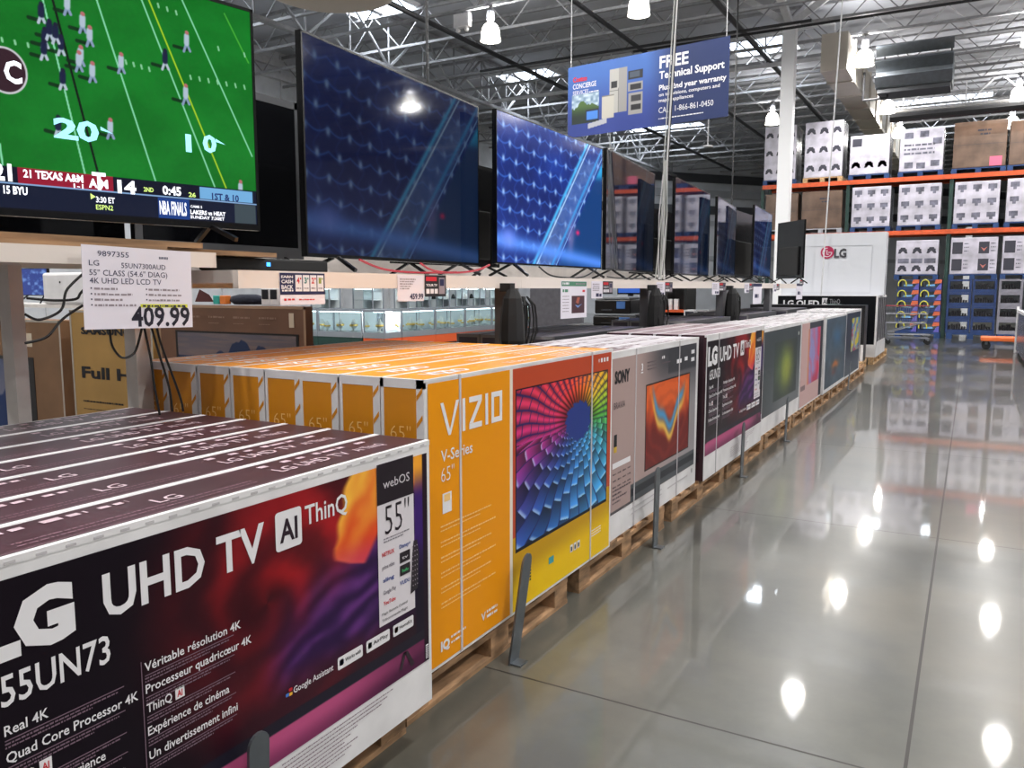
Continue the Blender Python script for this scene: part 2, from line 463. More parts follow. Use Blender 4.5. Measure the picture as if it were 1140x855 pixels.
# high bay lamps
glow = mat('lamp_glow', (255, 250, 240), 0.4, emit=9.0); glow.cycles.emission_sampling = 'NONE'
coln = {-15.1: 'nearest the left wall', -11.1: 'over the jewellery counter', -7.1: 'behind the television shelf', -3.05: 'over the left half of the aisle', 0.97: 'over the right half of the aisle', 5.0: 'beyond the right edge of the aisle', 9.0: 'far out to the right side'}
rown = {-3.1: 'row behind the camera', 4.1: 'row just above the camera', 11.3: 'first row from the camera', 18.5: 'second row from the camera', 25.7: 'third row, before the rack', 32.9: 'fourth row, behind the rack', 38.3: 'farthest row'}
proto = None
for ly in LAMP_Y[::-1]:
    for lx in LAMP_X:
        if (lx, ly) in NO_LAMP: continue
        lb = 'glowing high bay lamp %s, %s' % (coln[lx], rown[ly])
        if proto is None:
            proto = thing('high_bay_lamp', lb, 'lamp', (lx, ly, LAMP_Z), 0, 'high bay lamps under the roof')
            prof = [(.26, -.25), (.245, -.18), (.235, -.05), (.215, .05), (.17, .13), (.10, .18), (.05, .195)]
            MB().lathe((0, 0, 0), prof, 20).build('lamp_shade', glow, proto, smooth=True)
            MB().lathe((0, 0, 0), [(.265, -.26), (.265, -.235), (.25, -.235)], 20).build('rim', STEELW, proto)
            MB().lathe((0, 0, 0), [(0, .23), (.06, .23), (.10, .27), (.10, .46), (.07, .5), (0, .5)], 14).build('ballast_housing', mat('ballast_grey', (120, 120, 124), .6), proto)
            MB().tube((0, 0, .2), (0, 0, .23), .05, 10).build('collar', DARKG, proto)
            MB().tube((0, 0, .5), (0, 0, .66), .012, 6).build('hanger_rod', STEELG, proto)
        else: dup(proto, (lx, ly, LAMP_Z), lb)

# rectangular duct running down the building beside the column
d = MB(); a = onz(915, 58, 8.0)
d.box(-4.05, -3.36, 24.6, 46, 7.45, 8.45)
for yy in range(26, 47, 2): d.box(-4.09, -3.32, yy, yy + .06, 7.41, 8.58)
tag(d.build('air_duct', mat('duct_beige', (196, 188, 176), .5, var=.05, scale=1)), 'large beige rectangular air duct running under the roof beside the column', 'duct')
# suspended unit heater
a = ony(974, 104, 26.3); b = ony(1060, 95, 26.3); ht = ony(1015, 62, 26.3).z
t = thing('unit_heater', 'large dark grey unit heater hanging under the roof over the rack', 'heater', ((a.x + b.x) / 2, 26.3, a.z))
wd = (b.x - a.x) / 2; hh = ht - a.z
HM = mat('heater_grey', (112, 119, 126), .45, metal=.3, var=.06)
MB().box(-wd, wd, 0, 1.2, .12, hh).build('housing', HM, t, bevel=.03)
g = MB()
for k in range(3): g.obox((-wd, -.02, .15 + k * .42), UX, Vector((0, -.35, .3)).normalized(), Vector((0, .6, .8)), 2 * wd, .36, .03)
g.build('louvre', HM, t)
MB().box(-wd * .95, wd * .95, .05, 1.0, -.0, .12).build('burner_tray', DARKG, t)
g = MB()
for sx in (-1, 1): g.tube((sx * wd * .9, 1.2, hh - .1), (sx * wd * .9, 1.2, 8.62 - a.z), .02, 6)
g.build('hanger_rod', STEELD, t)
MB().path([(-wd - .35, .3, hh * .75), (-wd - .35, .3, -.1), (-wd + .3, .3, -.1), (-wd + .3, .3, .1)], .035, 8).build('gas_pipe', STEELD, t)
# round beige duct drum at the top of the picture
p = dep(366, -6, 10.5)
t = thing('duct_drum', 'large round beige air drum hanging from the roof above the televisions', 'duct', (p.x, p.y, p.z))
MB().lathe((0, 0, 0), [(0, -.02), (.72, 0), (.86, .05), (.9, .14), (.9, .9)], 40).build('drum', mat('drum_beige', (214, 200, 188), .5), t, smooth=True)
MB().lathe((0, 0, 0), [(.9, .28), (.98, .3), (.98, .36), (.9, .38)], 40).build('rim', GREYM, t, smooth=True)
MB().tube((0, 0, .9), (0, 0, 9.8 - p.z), .3, 16).build('riser_pipe', STEELG, t)
# emergency light box
p = onz(510, 17, 8.45); p.y = .5 + 1.8 * round((p.y - .5) / 1.8)
t = thing('emergency_light', 'small white emergency light box with two heads fixed to a roof joist', 'emergency light', (p.x, p.y, 8.2))
MB().box(-.24, .24, -.08, .08, 0, .34).build('housing', WHITE, t, bevel=.02)
for s in (-1, 1): MB().lathe((s * .13, 0, -.06), [(0, -.05), (.05, -.04), (.06, .02), (.02, .06)], 12).build('lamp_head', WHITE, t, smooth=True)
MB().tube((0, 0, .34), (0, 0, .41), .02, 6).build('bracket', STEELG, t)

# wires and rods
def wire(p, q, r, m, name, label, cat='wire'):
    tag(MB().tube(p, q, r, 6).build(name, m), label, cat)
p = dep(476, 92, 13); wire(p, (p.x, p.y, 9.7), .022, STEELD, 'hanging_rod', 'thin dark rod hanging from the roof above the largest blue television', 'rod')
p = ony(816, 185, 20); wire(p - UZ * 1.2, (p.x, p.y, 9.7), .02, STEELD, 'hanging_rod', 'thin dark rod hanging from the roof right beside the banner', 'rod')
a = ony(914, 328, 16.9); b = ony(938, 0, 16.9); wire(a, (b.x, b.y, 9.7) if b.z > 9.7 else b, .014, STEELW, 'hanging_wire', 'pale wire slanting down in front of the white display wall')
for px, py, nm in ((679, 166, 'lower'), (788, 163, 'upper')):
    p = ony(px, py, 24)
    t = thing('ceiling_antenna', 'small white disc antenna on a rod seen under the banner\'s %s end' % ('left' if nm == 'lower' else 'right'), 'antenna', p)
    MB().lathe((0, 0, 0), [(0, -.03), (.14, -.02), (.14, .02), (0, .05)], 16).build('disc', STEELW, t)
    MB().tube((0, 0, .04), (0, 0, 8.6 - p.z), .018, 6).build('rod', STEELW, t)

# banner
A, B_, C_, D_ = dep(632, 150, 14.6), dep(810, 134, 12.75), dep(812, 48, 12.75), dep(631, 75, 14.6)
u = (B_ - A); u.z = 0; bw = u.length; u.normalize(); n = u.cross(UZ); bz0 = (A.z + B_.z) / 2; bh = 1.22
t = thing('hanging_banner', 'blue fabric service banner with white lettering hanging from the roof', 'banner', (A.x, A.y, bz0), math.atan2(u.y, u.x))
def ban(S, T):
    c = mixc(np.broadcast_to(col((62, 104, 178)), S.shape + (3,)), np.broadcast_to(col((44, 62, 138)), S.shape + (3,)), ss(.9, .1, T) )
    c = mixc(c, np.broadcast_to(col((24, 42, 90)), S.shape + (3,)), ss(.5, .72, S))
    def rc(x0, x1, y0, y1, k):
        m = (S > x0) & (S < x1) & (T > y0) & (T < y1); c[m] = k
    m = (S > .03) & (S < .215) & (T > .18) & (T < .6)
    hill = .38 + .10 * np.exp(-((S - .10) / .03) ** 2) + .05 * np.exp(-((S - .17) / .03) ** 2) + .03 * NZ(S * 90, T * 0)
    c[m] = np.where((T > hill)[..., None], mixc(np.broadcast_to(col((210, 225, 235)), S.shape + (3,)), np.broadcast_to(col((90, 120, 150)), S.shape + (3,)), NZ(S * 60, T * 30)), mixc(np.broadcast_to(col((70, 100, 46)), S.shape + (3,)), np.broadcast_to(col((24, 40, 34)), S.shape + (3,)), ss(.45, .25, T)))[m]
    rc(.285, .4, .26, .86, (176, 174, 170)); rc(.341, .344, .26, .6, (90, 90, 92)); rc(.285, .4, .56, .57, (90, 90, 92)); rc(.295, .335, .6, .7, (40, 40, 44)); rc(.345, .4, .26, .86, (150, 148, 146))
    rc(.235, .315, .2, .52, (190, 186, 176)); rc(.235, .315, .5, .52, (120, 118, 112))
    rc(.41, .5, .2, .5, (150, 148, 146)); rc(.425, .49, .26, .34, (30, 30, 34)); rc(.425, .49, .38, .46, (50, 50, 55))
    rc(.405, .5, .52, .64, (150, 148, 146)); rc(.42, .49, .54, .61, (34, 34, 38)); rc(.405, .5, .68, .8, (30, 32, 38)); rc(.415, .48, .7, .78, (66, 76, 90))
    m = (S > .125) & (S < .215) & (T > .2 - (S - .125) * .0) & (T < .36); c[m] = (28, 34, 60)
    m = (S > .13) & (S < .21) & (T > .22) & (T < .34); c[m] = (70, 130, 215)
    m = (np.abs(T - (.15 + (S - .2) * .35)) < .035) & (S > .14) & (S < .27); c[m] = (176, 178, 186)
    return c
picture('banner_cloth', (0, 0, 0), UX, UZ, bw, bh, 300, 120, ban, print_mat('cloth_print', .55), t)
MB().box(0, bw, .002, .012, 0, bh).build('banner_backing', mat('banner_back', (40, 60, 120), .7), t)
L_ = MB(); O = lambda s, v: Vector((s * bw, -.003, v * bh))
put_text(L_, 'Costco', O(.035, .78), UX, UZ, .085, .20 * 1.5, 4, 1)
put_text(L_, 'CONCIERGE', O(.035, .68), UX, UZ, .085, .49, 1)
put_text(L_, 'SERVICES', O(.035, .595), UX, UZ, .07, .33, 0)
blocktext(L_, O(.15, .60), UX, UZ, .2, .02, 0, 3)
put_text(L_, 'FREE', O(.60, .755), UX, UZ, .19, .52, 2)
put_text(L_, 'Technical Support', O(.60, .615), UX, UZ, .12, 1.14, 2)
put_text(L_, 'Plus 2nd year warranty', O(.60, .465), UX, UZ, .085, 1.18, 2)
put_text(L_, 'on televisions, computers and', O(.60, .385), UX, UZ, .055, 1.07, 1)
put_text(L_, 'major appliances', O(.60, .31), UX, UZ, .055, .62, 1)
put_text(L_, 'CALL 1-866-861-0450', O(.60, .165), UX, UZ, .09, .97, 0)
blocktext(L_, O(.60, .085), UX, UZ, .8, .018, 0, 4)
L_.build('lettering', [INKW, RED], t)
g = MB()
for s in (.02, .98): g.tube((s * bw, .005, bh), (s * bw, .005, 8.6 - bz0), .006, 5)
g.build('hanging_wire', STEELW, t)

# ================================================================ PALLETS AND CARTONS
def wood_pallet(label, loc, length=1.22, depth=1.2, m=None, group='wooden pallets under the television cartons', rotz=0):
    m = m or WOOD
    t = thing('wooden_pallet', label, 'pallet', loc, rotz, group)
    L, D = length, depth
    for k in range(7):
        y = k * (L - .1) / 6
        MB().box(-D, 0, y, y + .1, .122, .14).build('deck_board', m, t)
    for x in (-.0, -(D - .1) / 2, -(D - .1)):
        MB().box(x - .1, x, 0, L, .1, .122).build('stringer_board', m, t)
        MB().box(x - .1, x, 0, L, 0, .018).build('bottom_board', m, t)
        for y, w_ in ((0, .13), ((L - .14) / 2, .14), (L - .13, .13)):
            MB().box(x - .098, x - .002, y + .002, y + w_ - .002, .018, .1).build('block', m, t)
    return t
P0 = None
prow = [(.78, 'under the nearest purple-topped cartons'), (2.05, 'under the left end of the orange cartons'), (3.42, 'under the joint of orange and pinkish grey cartons'), (4.80, 'under the gap beside the taller purple cartons'), (6.12, 'under the middle of the second purple carton'), (7.44, 'under the dark carton with a green picture'), (8.76, 'under the near end of the pink carton'), (10.08, 'under the far end of the pink carton'), (11.4, 'under the first of the two teal cartons'), (12.72, 'under the farthest dark carton of the row'), (14.0, 'at the far end of the row before the black cartons')]
for y, lb in prow:
    lab = 'worn wooden pallet ' + lb
    if P0 is None: P0 = wood_pallet(lab, (-1.545, y, 0), 1.24, .84)
    else: dup(P0, (-1.565, y, 0), lab)

INK = print_mat('printed_card', .38, spec=.18)
PURPLE = mat('carton_purple', (62, 32, 42), .38, var=.12, scale=4)
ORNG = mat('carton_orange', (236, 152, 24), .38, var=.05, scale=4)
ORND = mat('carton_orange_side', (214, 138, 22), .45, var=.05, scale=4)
GREYC = mat('carton_grey_white', (208, 202, 206), .36, var=.12, scale=6)
DKC = mat('carton_dark', (84, 80, 92), .36, var=.12, scale=5)
STRAP = mat('clear_strap', (205, 200, 205), .25)
mat('soft_orange_ink', (250, 206, 130), .5); mat('purple_pale_ink', (206, 180, 190), .45); mat('purple_mid_ink', (140, 104, 118), .45)
CREAM = mat('cream_card', (224, 208, 178), .5, var=.08, scale=5)
BROWNI = mat('brown_ink', (104, 66, 66), .5)
F = lambda s, t: None

def art_lg(S, T):
    sh = S.shape + (3,); A = np.ones(sh) * col((20, 12, 22))
    n = NZ.fbm(S * 6, T * 5); n2 = NZ.fbm(S * 3 + 9, T * 3 + 4)
    dx = S - .50; dy = (T - .66) * .62
    r = np.hypot(dx, dy); th = np.arctan2(dy, dx)
    sw = .5 + .5 * np.sin(th * 2 + r * 46 + n * 7)
    red = ss(.42, .06, np.hypot(S - .60, (T - .70) * .62)) * (.45 + .55 * sw)
    A = mixc(A, np.ones(sh) * col((176, 30, 36)), np.clip(red, 0, 1))
    dk = ss(.15, .02, np.hypot(S - .47, (T - .64) * .8)) * .7
    A = mixc(A, np.ones(sh) * col((48, 10, 20)), dk)
    A = mixc(A, np.ones(sh) * col((60, 22, 40)), ss(.25, .6, S) * ss(.75, .3, T) * .5)
    # violet ribbons in the lower right
    d = (T - .40) - (S - .52) * 0.85
    st = .5 + .5 * np.sin((S * 1.0 - T * .9) * 9 + n * 9 + np.sin(T * 30 + n2 * 20) * .6)
    st2 = .5 + .5 * np.sin((T * 60 - S * 42) + n2 * 20)
    vi = ss(.46, .56, S) * ss(.33, .45, T) * ss(.30, .0, d) 
    vc = mixc(np.ones(sh) * col((34, 16, 58)), np.ones(sh) * col((112, 58, 140)), st * .7 * st2 + .12)
    A = mixc(A, vc, np.clip(vi, 0, 1) * .95)
    ed = np.exp(-((T - (.66 + .02 * np.sin(S * 30))) / .035) ** 2) * ss(.6, .72, S)
    # flame
    lb = np.interp(T, [.60, .645, .67, .70, .74, .80, .88, .96], [.80, .765, .715, .682, .672, .690, .702, .722]) + .006 * np.sin(T * 60)
    lo = .635 + 1.1 * np.clip(S - .75, 0, 1) + .02 * np.sin(S * 40)
    fl = ss(lb - .008, lb + .012, S) * ss(lo - .012, lo + .03, T)
    st3 = .5 + .5 * np.sin(S * 60 - T * 26 + n * 12)
    fc = mixc(np.ones(sh) * col((224, 74, 34)), np.ones(sh) * col((255, 196, 70)), np.clip(.35 * st3 + ss(.70, .98, T) * .55 + .35 * ss(lb + .04, lb, S), 0, 1))
    fc = mixc(fc, np.ones(sh) * col((214, 66, 96)), ss(.76, .66, T) * .8)
    A = mixc(A, fc, fl)
    # right of the panel: flame on top, violet under
    m = ss(.935, .945, S); rc = mixc(np.ones(sh) * col((60, 30, 110)), np.ones(sh) * col((250, 170, 50)), ss(.8, .93, T))
    rc = mixc(rc, np.ones(sh) * col((20, 14, 34)), ss(.7, .45, T)); A = mixc(A, rc, m)
    # the television's bezel and the pink floor below it
    A = mixc(A, np.ones(sh) * col((30, 28, 42)), ss(.300, .293, T))
    pk = mixc(np.ones(sh) * col((186, 82, 128)), np.ones(sh) * col((78, 26, 62)), np.clip(ss(.24, .17, T) * .55 + ss(.62, 1.0, S) * .75, 0, 1))
    A = mixc(A, pk, ss(.262, .256, T))
    A = mixc(A, np.ones(sh) * col((34, 14, 30)), ss(.968, .972, S))
    A = mixc(A, np.ones(sh) * col((30, 14, 26)), ss(.045, .03, S) * ss(.25, .26, T))
    return A
def art_radial(S, T):
    sh = S.shape + (3,)
    X = (S - .64) / 1.0; Y = (T - .69) * .66
    e = np.hypot(X / .27, Y / .165) + 1e-6          # 1 on the rim of the bowl
    th = np.degrees(np.arctan2(Y / .165, X / .27)) % 360
    keys = [(0, (92, 176, 66)), (25, (176, 200, 50)), (45, (240, 190, 50)), (75, (238, 120, 50)), (110, (228, 70, 60)), (150, (216, 54, 88)), (178, (204, 48, 120)), (198, (150, 50, 140)), (214, (70, 62, 150)), (235, (40, 90, 170)), (270, (62, 136, 206)), (300, (66, 160, 220)), (325, (66, 172, 190)), (343, (76, 182, 110)), (360, (92, 176, 66))]
    ks = [k[0] for k in keys]; B = np.stack([np.interp(th, ks, [k[1][i] for k in keys]) for i in range(3)], -1)
    nb_ = 40
    a = th / 360 * nb_ + .12 * np.sin(e * 4); ai = np.floor(a); bar = np.abs((a % 1) - .5) * 2
    ph = (ai * 7.31) % 1
    lower = ss(.02, -.06, Y)
    seg = (np.log(e) * (6.5 - 3.2 * lower) + ph) % 1
    # beads above, long blocks below
    bead = ss(1.0, .72, bar) * ss(.5, .42, np.abs(seg - .5))
    block = ss(.98, .85, bar)
    mask = bead * (1 - lower) + block * lower
    lum = np.where(lower > .5, .45 + .75 * seg + .3 * (ph - .5), .75 + .35 * ss(.8, .1, bar))
    Cc = B * lum[..., None]
    Cc = mixc(Cc, np.ones(sh) * col((190, 220, 245)), ss(.86, .97, seg) * lower * ss(.9, .6, bar) * .7)
    out = mixc(np.ones(sh) * col((30, 32, 96)), Cc, mask)
    # the wall of the bowl and its dark floor
    inn = ss(1.02, .98, e) * (1 - lower)
    wall = B * (.45 + .6 * ss(.95, .2, bar))[..., None] * (.55 + .5 * ss(.5, 1.0, e))[..., None]
    out = mixc(out, wall, inn)
    jag = .50 + .10 * ph
    hole = ss(jag + .03, jag - .03, e) * (1 - .0 * lower)
    return mixc(out, np.ones(sh) * col((38, 58, 134)), hole)
def art_vizio(S, T):
    sh = S.shape + (3,); A = np.ones(sh) * col((238, 152, 14))
    rt = S > .366
    A[rt] = col((190, 74, 44))
    lowm = rt & (T < .30 + .02 * np.sin(S * 2))
    yl = mixc(np.ones(sh) * col((240, 196, 14)), np.ones(sh) * col((196, 150, 16)), ss(.12, .24, T + (.9 - S) * .08))
    A[lowm] = yl[lowm]
    px = (S > .380) & (S < .962) & (T > .248) & (T < .905); A[px] = (14, 16, 30)
    px = (S > .386) & (S < .958) & (T > .262) & (T < .898)
    A[px] = art_radial((S - .386) / .572, (T - .262) / .636)[px]
    m = (S > .352) & (S <= .366); A[m] = (236, 226, 214)
    return A
def art_sony(S, T):
    sh = S.shape + (3,)
    A = mixc(np.ones(sh) * col((176, 152, 148)), np.ones(sh) * col((150, 146, 150)), ss(.3, 1, S))
    A = mixc(A, np.ones(sh) * col((70, 70, 76)), ss(.25, .6, S) * ss(.55, .95, T))
    A = mixc(A, np.ones(sh) * col((64, 64, 70)), (S > .6) * ss(.80, .82, T) * 1.0)
    n = NZ.fbm(S * 7, T * 7)
    px = (S > .352) & (S < .882) & (T > .275) & (T < .78); A[px] = (24, 20, 24)
    u = (S - .362) / .512; v = (T - .285) / .488
    base = mixc(np.ones(sh) * col((110, 22, 22)), np.ones(sh) * col((228, 100, 44)), np.clip(ss(.45, 1, v + n * .3) + .3 * np.sin((np.hypot(u - .5, v - .5)) * 40 + n * 8) * .4, 0, 1))
    yc = .36 + 2.0 * np.abs(u - .5) ** 1.5 + .05 * np.sin(u * 20)
    base = mixc(base, np.ones(sh) * col((240, 190, 80)), np.exp(-((v - yc + .05) / .07) ** 2) * ss(.5, .25, np.abs(u - .5)))
    base = mixc(base, np.ones(sh) * col((74, 150, 200)), np.exp(-((v - yc - .08) / .075) ** 2) * ss(.42, .3, np.abs(u - .5)))
    px = (S > .362) & (S < .874) & (T > .285) & (T < .773); A[px] = base[px]
    m = (S > .215) & (T < .245) & (T > .14); A[m] = (78, 82, 88)
    m = (S > .215) & (T < .222) & (T > .175); A[m] = (38, 42, 50)
    m = (S < .215) & (T < .155); A[m] = (84, 78, 82)
    return A
def art_green(S, T):
    sh = S.shape + (3,)
    A = mixc(np.ones(sh) * col((70, 78, 82)), np.ones(sh) * col((112, 116, 120)), ss(.9, .2, T) * ss(0, .6, S))
    n = NZ.fbm(S * 10, T * 6)
    m = (S > .32) & (S < .90) & (T > .26) & (T < .84); A[m] = (60, 68, 70)
    g_ = np.exp(-(((S - .62) / .17) ** 2 + ((T - .55) / .22) ** 2) * (1 + n)) 
    A = mixc(A, np.ones(sh) * col((190, 190, 70)), np.clip(g_ * (.5 + n * .8), 0, 1) * m)
    A = mixc(A, np.ones(sh) * col((110, 140, 90)), np.clip(np.exp(-(((S - .55) / .26) ** 2 + ((T - .58) / .25) ** 2)) * n, 0, 1) * m * .7)
    m = (np.hypot((S - .93) * 1.95, (T - .88)) < .022); A[m] = (230, 235, 230)
    return A
def art_pink(S, T):
    sh = S.shape + (3,); A = np.ones(sh) * col((208, 172, 170))
    n = NZ.fbm(S * 5, T * 5)
    m = (S > .34) & (T > .9); A[m] = (66, 70, 80)
    px = (S > .30) & (S < .86) & (T > .24) & (T < .9)
    sw = .5 + .5 * np.sin(S * 26 + T * 9 + n * 9)
    P = mixc(np.ones(sh) * col((150, 150, 205)), np.ones(sh) * col((196, 120, 160)), sw)
    P = mixc(P, np.ones(sh) * col((216, 60, 96)), ss(.62, .8, S) * (.4 + .6 * sw)); P = mixc(P, np.ones(sh) * col((220, 140, 80)), ss(.40, .32, S) * .8)
    P = mixc(P, np.ones(sh) * col((190, 40, 70)), ss(.4, .28, T) * ss(.45, .6, S) * ss(.85, .7, S) * .8)
    A[px] = P[px]
    m = S > .87; A[m] = (26, 32, 46)
    m = (S > .04) & (S < .22) & (T > .2) & (T < .26) & (np.sin(S * 160) > -.3); A[m] = (60, 50, 60)
    return A
def art_teal(S, T):
    sh = S.shape + (3,); n = NZ.fbm(S * 8, T * 8)
    A = mixc(np.ones(sh) * col((58, 68, 80)), np.ones(sh) * col((92, 112, 128)), n)
    A = mixc(A, np.ones(sh) * col((64, 110, 150)), np.exp(-(((S - .55) / .2) ** 2 + ((T - .7) / .13) ** 2)) * .8)
    A = mixc(A, np.ones(sh) * col((200, 110, 50)), np.exp(-(((S - .5) / .15) ** 2 + ((T - .32) / .05) ** 2)) * n * 1.6)
    A = mixc(A, np.ones(sh) * col((150, 60, 50)), np.exp(-(((S - .45) / .1) ** 2 + ((T - .22) / .04) ** 2)) * n)
    return A
def art_bright(S, T):
    sh = S.shape + (3,); n = NZ.fbm(S * 6, T * 6); A = np.ones(sh) * col((52, 60, 76))
    A = mixc(A, np.ones(sh) * col((84, 92, 104)), ss(.5, .1, T))
    px = (S > .36) & (S < .88) & (T > .36) & (T < .88)
    w_ = (S * 3 - T * 2 + n * 1.5) % 1
    P = np.where((w_ < .3)[..., None], col((214, 196, 60)), np.where((w_ < .6)[..., None], col((70, 150, 190)), np.where((w_ < .8)[..., None], col((170, 70, 90)), col((150, 180, 200)))))
    A[px] = P[px]
    m = S > .95; A[m] = (16, 16, 22)
    return A

def lg_text(t, w_, h, small=True):
    b = MB(); O = lambda s, v: Vector((.0035, s * w_, v * h)); k = h / .85; kw = w_ / 1.366
    dsh = 0.0
    put_text(b, 'LG', O(.018, .795), UY, UZ, .105 * k, .150 * w_ - .024 * kw, 5)
    put_text(b, 'UHD TV', O(.193, .797), UY, UZ, .088 * k, .305 * w_, 2)
    put_text(b, 'ThinQ', O(.598, .848), UY, UZ, .050 * k, .118 * w_, 1)
    put_text(b, '55UN73' if small else '65UN73', O(.046, .69), UY, UZ, .056 * k, .153 * w_, 1)
    for s0, rows in ((.047, [(.626, 'Real 4K', .058), (.566, 'Quad Core Processor 4K', .192), (.510, 'ThinQ', .035), (.461, 'Cinema Experience', .135), (.398, 'Endless Entertainment', .165)]),
                     (.252, [(.626, 'Véritable résolution 4K', .186), (.570, 'Processeur quadricœur 4K', .208), (.520, 'ThinQ', .045), (.461, 'Expérience de cinéma', .156), (.398, 'Un divertissement infini', .172)])):
        for j, (v, s, ww) in enumerate(rows):
            put_text(b, s, O(s0, v), UY, UZ, .019 * k, ww * w_, 1)
            b.quad(O(s0, v - .012), O(s0 + .17, v - .012), O(s0 + .17, v - .0095), O(s0, v - .0095), 3)
            for q in range(2): blocktext(b, O(s0, v - .020 - q * .008), UY, UZ, (.16 - .04 * q) * w_, .0035 * k, 3, j * 7 + q)
            if s == 'ThinQ':
                x = s0 + ww + .006
                b.quad(O(x, v - .004), O(x + .017, v - .004), O(x + .017, v + .026), O(x, v + .026), 0)
                put_text(b, 'AI', O(x + .003, v + .002) + UX * .0006, UY, UZ, .014 * k, .010 * w_, 2, 1)
    b.quad(O(.246, .34), O(.2475, .34), O(.2475, .655), O(.246, .655), 3)
    # AI badge
    def badge(s0, s1, v0, v1, rad, m):
        pts = []; 
        for cs, cv, a0 in ((s1 - rad, v0 + rad * 1.6, -90), (s1 - rad, v1 - rad * 1.6, 0), (s0 + rad, v1 - rad * 1.6, 90), (s0 + rad, v0 + rad * 1.6, 180)):
            for q in range(5):
                a = R(a0 + q * 22.5); pts.append(O(cs + rad * math.cos(a), cv + rad * 1.6 * math.sin(a)))
        b.poly(pts, m)
    badge(.524, .589, .797, .913, .007, 0)
    put_text(b, 'AI', O(.534, .822) + UX * .0006, UY, UZ, .056 * k, .044 * w_, 2, 2)
    # lower row: assistant line and three white badges
    put_text(b, 'Google Assistant', O(.555, .349), UY, UZ, .017 * k, .108 * w_, 1)
    for q, (m, a_, c_) in enumerate(((5, 0, 0), (1, .008, .012), (4, .008, -.002))): badge(.540 + a_ - .005, .540 + a_ + .004, .350 + c_, .360 + c_, .002, m)
    for q, (s0, s1, tx) in enumerate(((.676, .752, 'Works with'), (.764, .842, 'AirPlay'), (.854, .928, 'HomeKit'))):
        badge(s0, s1, .336, .378, .004, 0)
        badge(s0 + .005, s0 + .018, .347, .368, .004, 5 if q == 0 else (2 if q == 1 else 6))
        put_text(b, tx, O(s0 + .022, .353) + UX * .0006, UY, UZ, .011 * k, (s1 - s0 - .028) * w_, 1, 2)
    # foot of the pictured television and the bar code
    b.poly([O(.888, .256), O(.905, .256), O(.930, .192), O(.918, .186), O(.900, .24)], 2); b.poly([O(.888, .256), O(.900, .256), O(.884, .196), O(.874, .2)], 2)
    b.quad(O(.974, .178), O(.984, .178), O(.984, .232), O(.974, .232), 0)
    for q in range(8): b.quad(O(.975, .182 + q * .006) + UX * .0006, O(.983, .182 + q * .006) + UX * .0006, O(.983, .185 + q * .006) + UX * .0006, O(.975, .185 + q * .006) + UX * .0006, 2)
    # fine print on the white strip
    for q in range(9): blocktext(b, O(.40 if q > 2 else .52, .148 - q * .0135), UY, UZ, (.33 - .02 * (q % 3)) * w_, .0035, 3, 40 + q)
    b.build('lettering', [INKW, RED, mat('dark_plum_ink', (38, 16, 34), .4), mat('plum_grey_ink', (124, 100, 116), .5), mat('yellow_ink', (240, 180, 50), .5), mat('blue_ink', (66, 130, 220), .5), mat('orange_ink', (235, 130, 40), .5)], t)
    # spec panel
    pn = MB(); e = UX * .0006
    pn.quad(O(.808, .40), O(.935, .40), O(.935, .966), O(.808, .966), 0); pn.quad(O(.808, .826) + e, O(.935, .826) + e, O(.935, .966) + e, O(.808, .966) + e, 1)
    e = UX * .0012
    put_text(pn, 'webOS', O(.828, .878) + e, UY, UZ, .026 * k, .092 * w_, 0, 5)
    put_text(pn, ('55' if small else '65') + '"', O(.832, .715) + e, UY, UZ, .085 * k, .085 * w_, -1, 1)
    blocktext(pn, O(.826, .70) + e, UY, UZ, .09 * w_, .004, 4, 5); blocktext(pn, O(.826, .69) + e, UY, UZ, .07 * w_, .004, 4, 6)
    for q, (s, v, tx, m, ww) in enumerate(((.820, .643, 'NETFLIX', 2, .042), (.880, .645, 'Disney+', 5 + 1, .040), (.820, .598, 'prime video', 4, .042), (.884, .603, 'tv', 7, .03), (.822, .552, 'sling', 6, .038), (.884, .556, 'hulu', 8, .03), (.822, .508, 'Google Play', 4, .044), (.880, .512, 'VUDU', 6, .036), (.822, .470, 'YouTube', 2, .042))):
        if m in (7, 8):
            pn.quad(O(s - .003, v - .012) + e, O(s + .034, v - .012) + e, O(s + .034, v + .026) + e, O(s - .003, v + .026) + e, 1)
            put_text(pn, tx, O(s + .004, v) + e * 1.5, UY, UZ, .010 * k, .022 * w_, 1, 5 if m == 7 else 8)
        else: put_text(pn, tx, O(s, v) + e, UY, UZ, .012 * k, ww * w_, 2, m)
    for q, tx in enumerate(('Magic Remote Control', 'Télécommande Magic')):
        put_text(pn, tx, O(.816, .436 - q * .022) + e, UY, UZ, .008 * k, .09 * w_, 0, 1)
    # pictured remote control
    pn.poly([O(.918, .46) + e, O(.945, .47) + e, O(.952, .60) + e, O(.945, .652) + e, O(.932, .652) + e, O(.926, .60) + e], 1)
    for q in range(9):
        for r_ in range(3): 
            c0 = O(.926 + r_ * .008, .485 + q * .018) + e * 1.5; pn.quad(c0, c0 + UY * .004, c0 + UY * .004 + UZ * .004, c0 + UZ * .004, 3)
    pn.build('spec_panel', [mat('panel_white', (226, 220, 226), .4), mat('panel_black', (26, 12, 26), .35), mat('ink_red2', (210, 40, 50), .5), mat('ink_pale', (170, 160, 170), .5), mat('ink_mid', (130, 124, 134), .5), mat('ink_white2', (220, 214, 220), .5), mat('ink_bluish', (60, 80, 150), .5), INKK, mat('ink_green', (70, 200, 120), .5)], t)

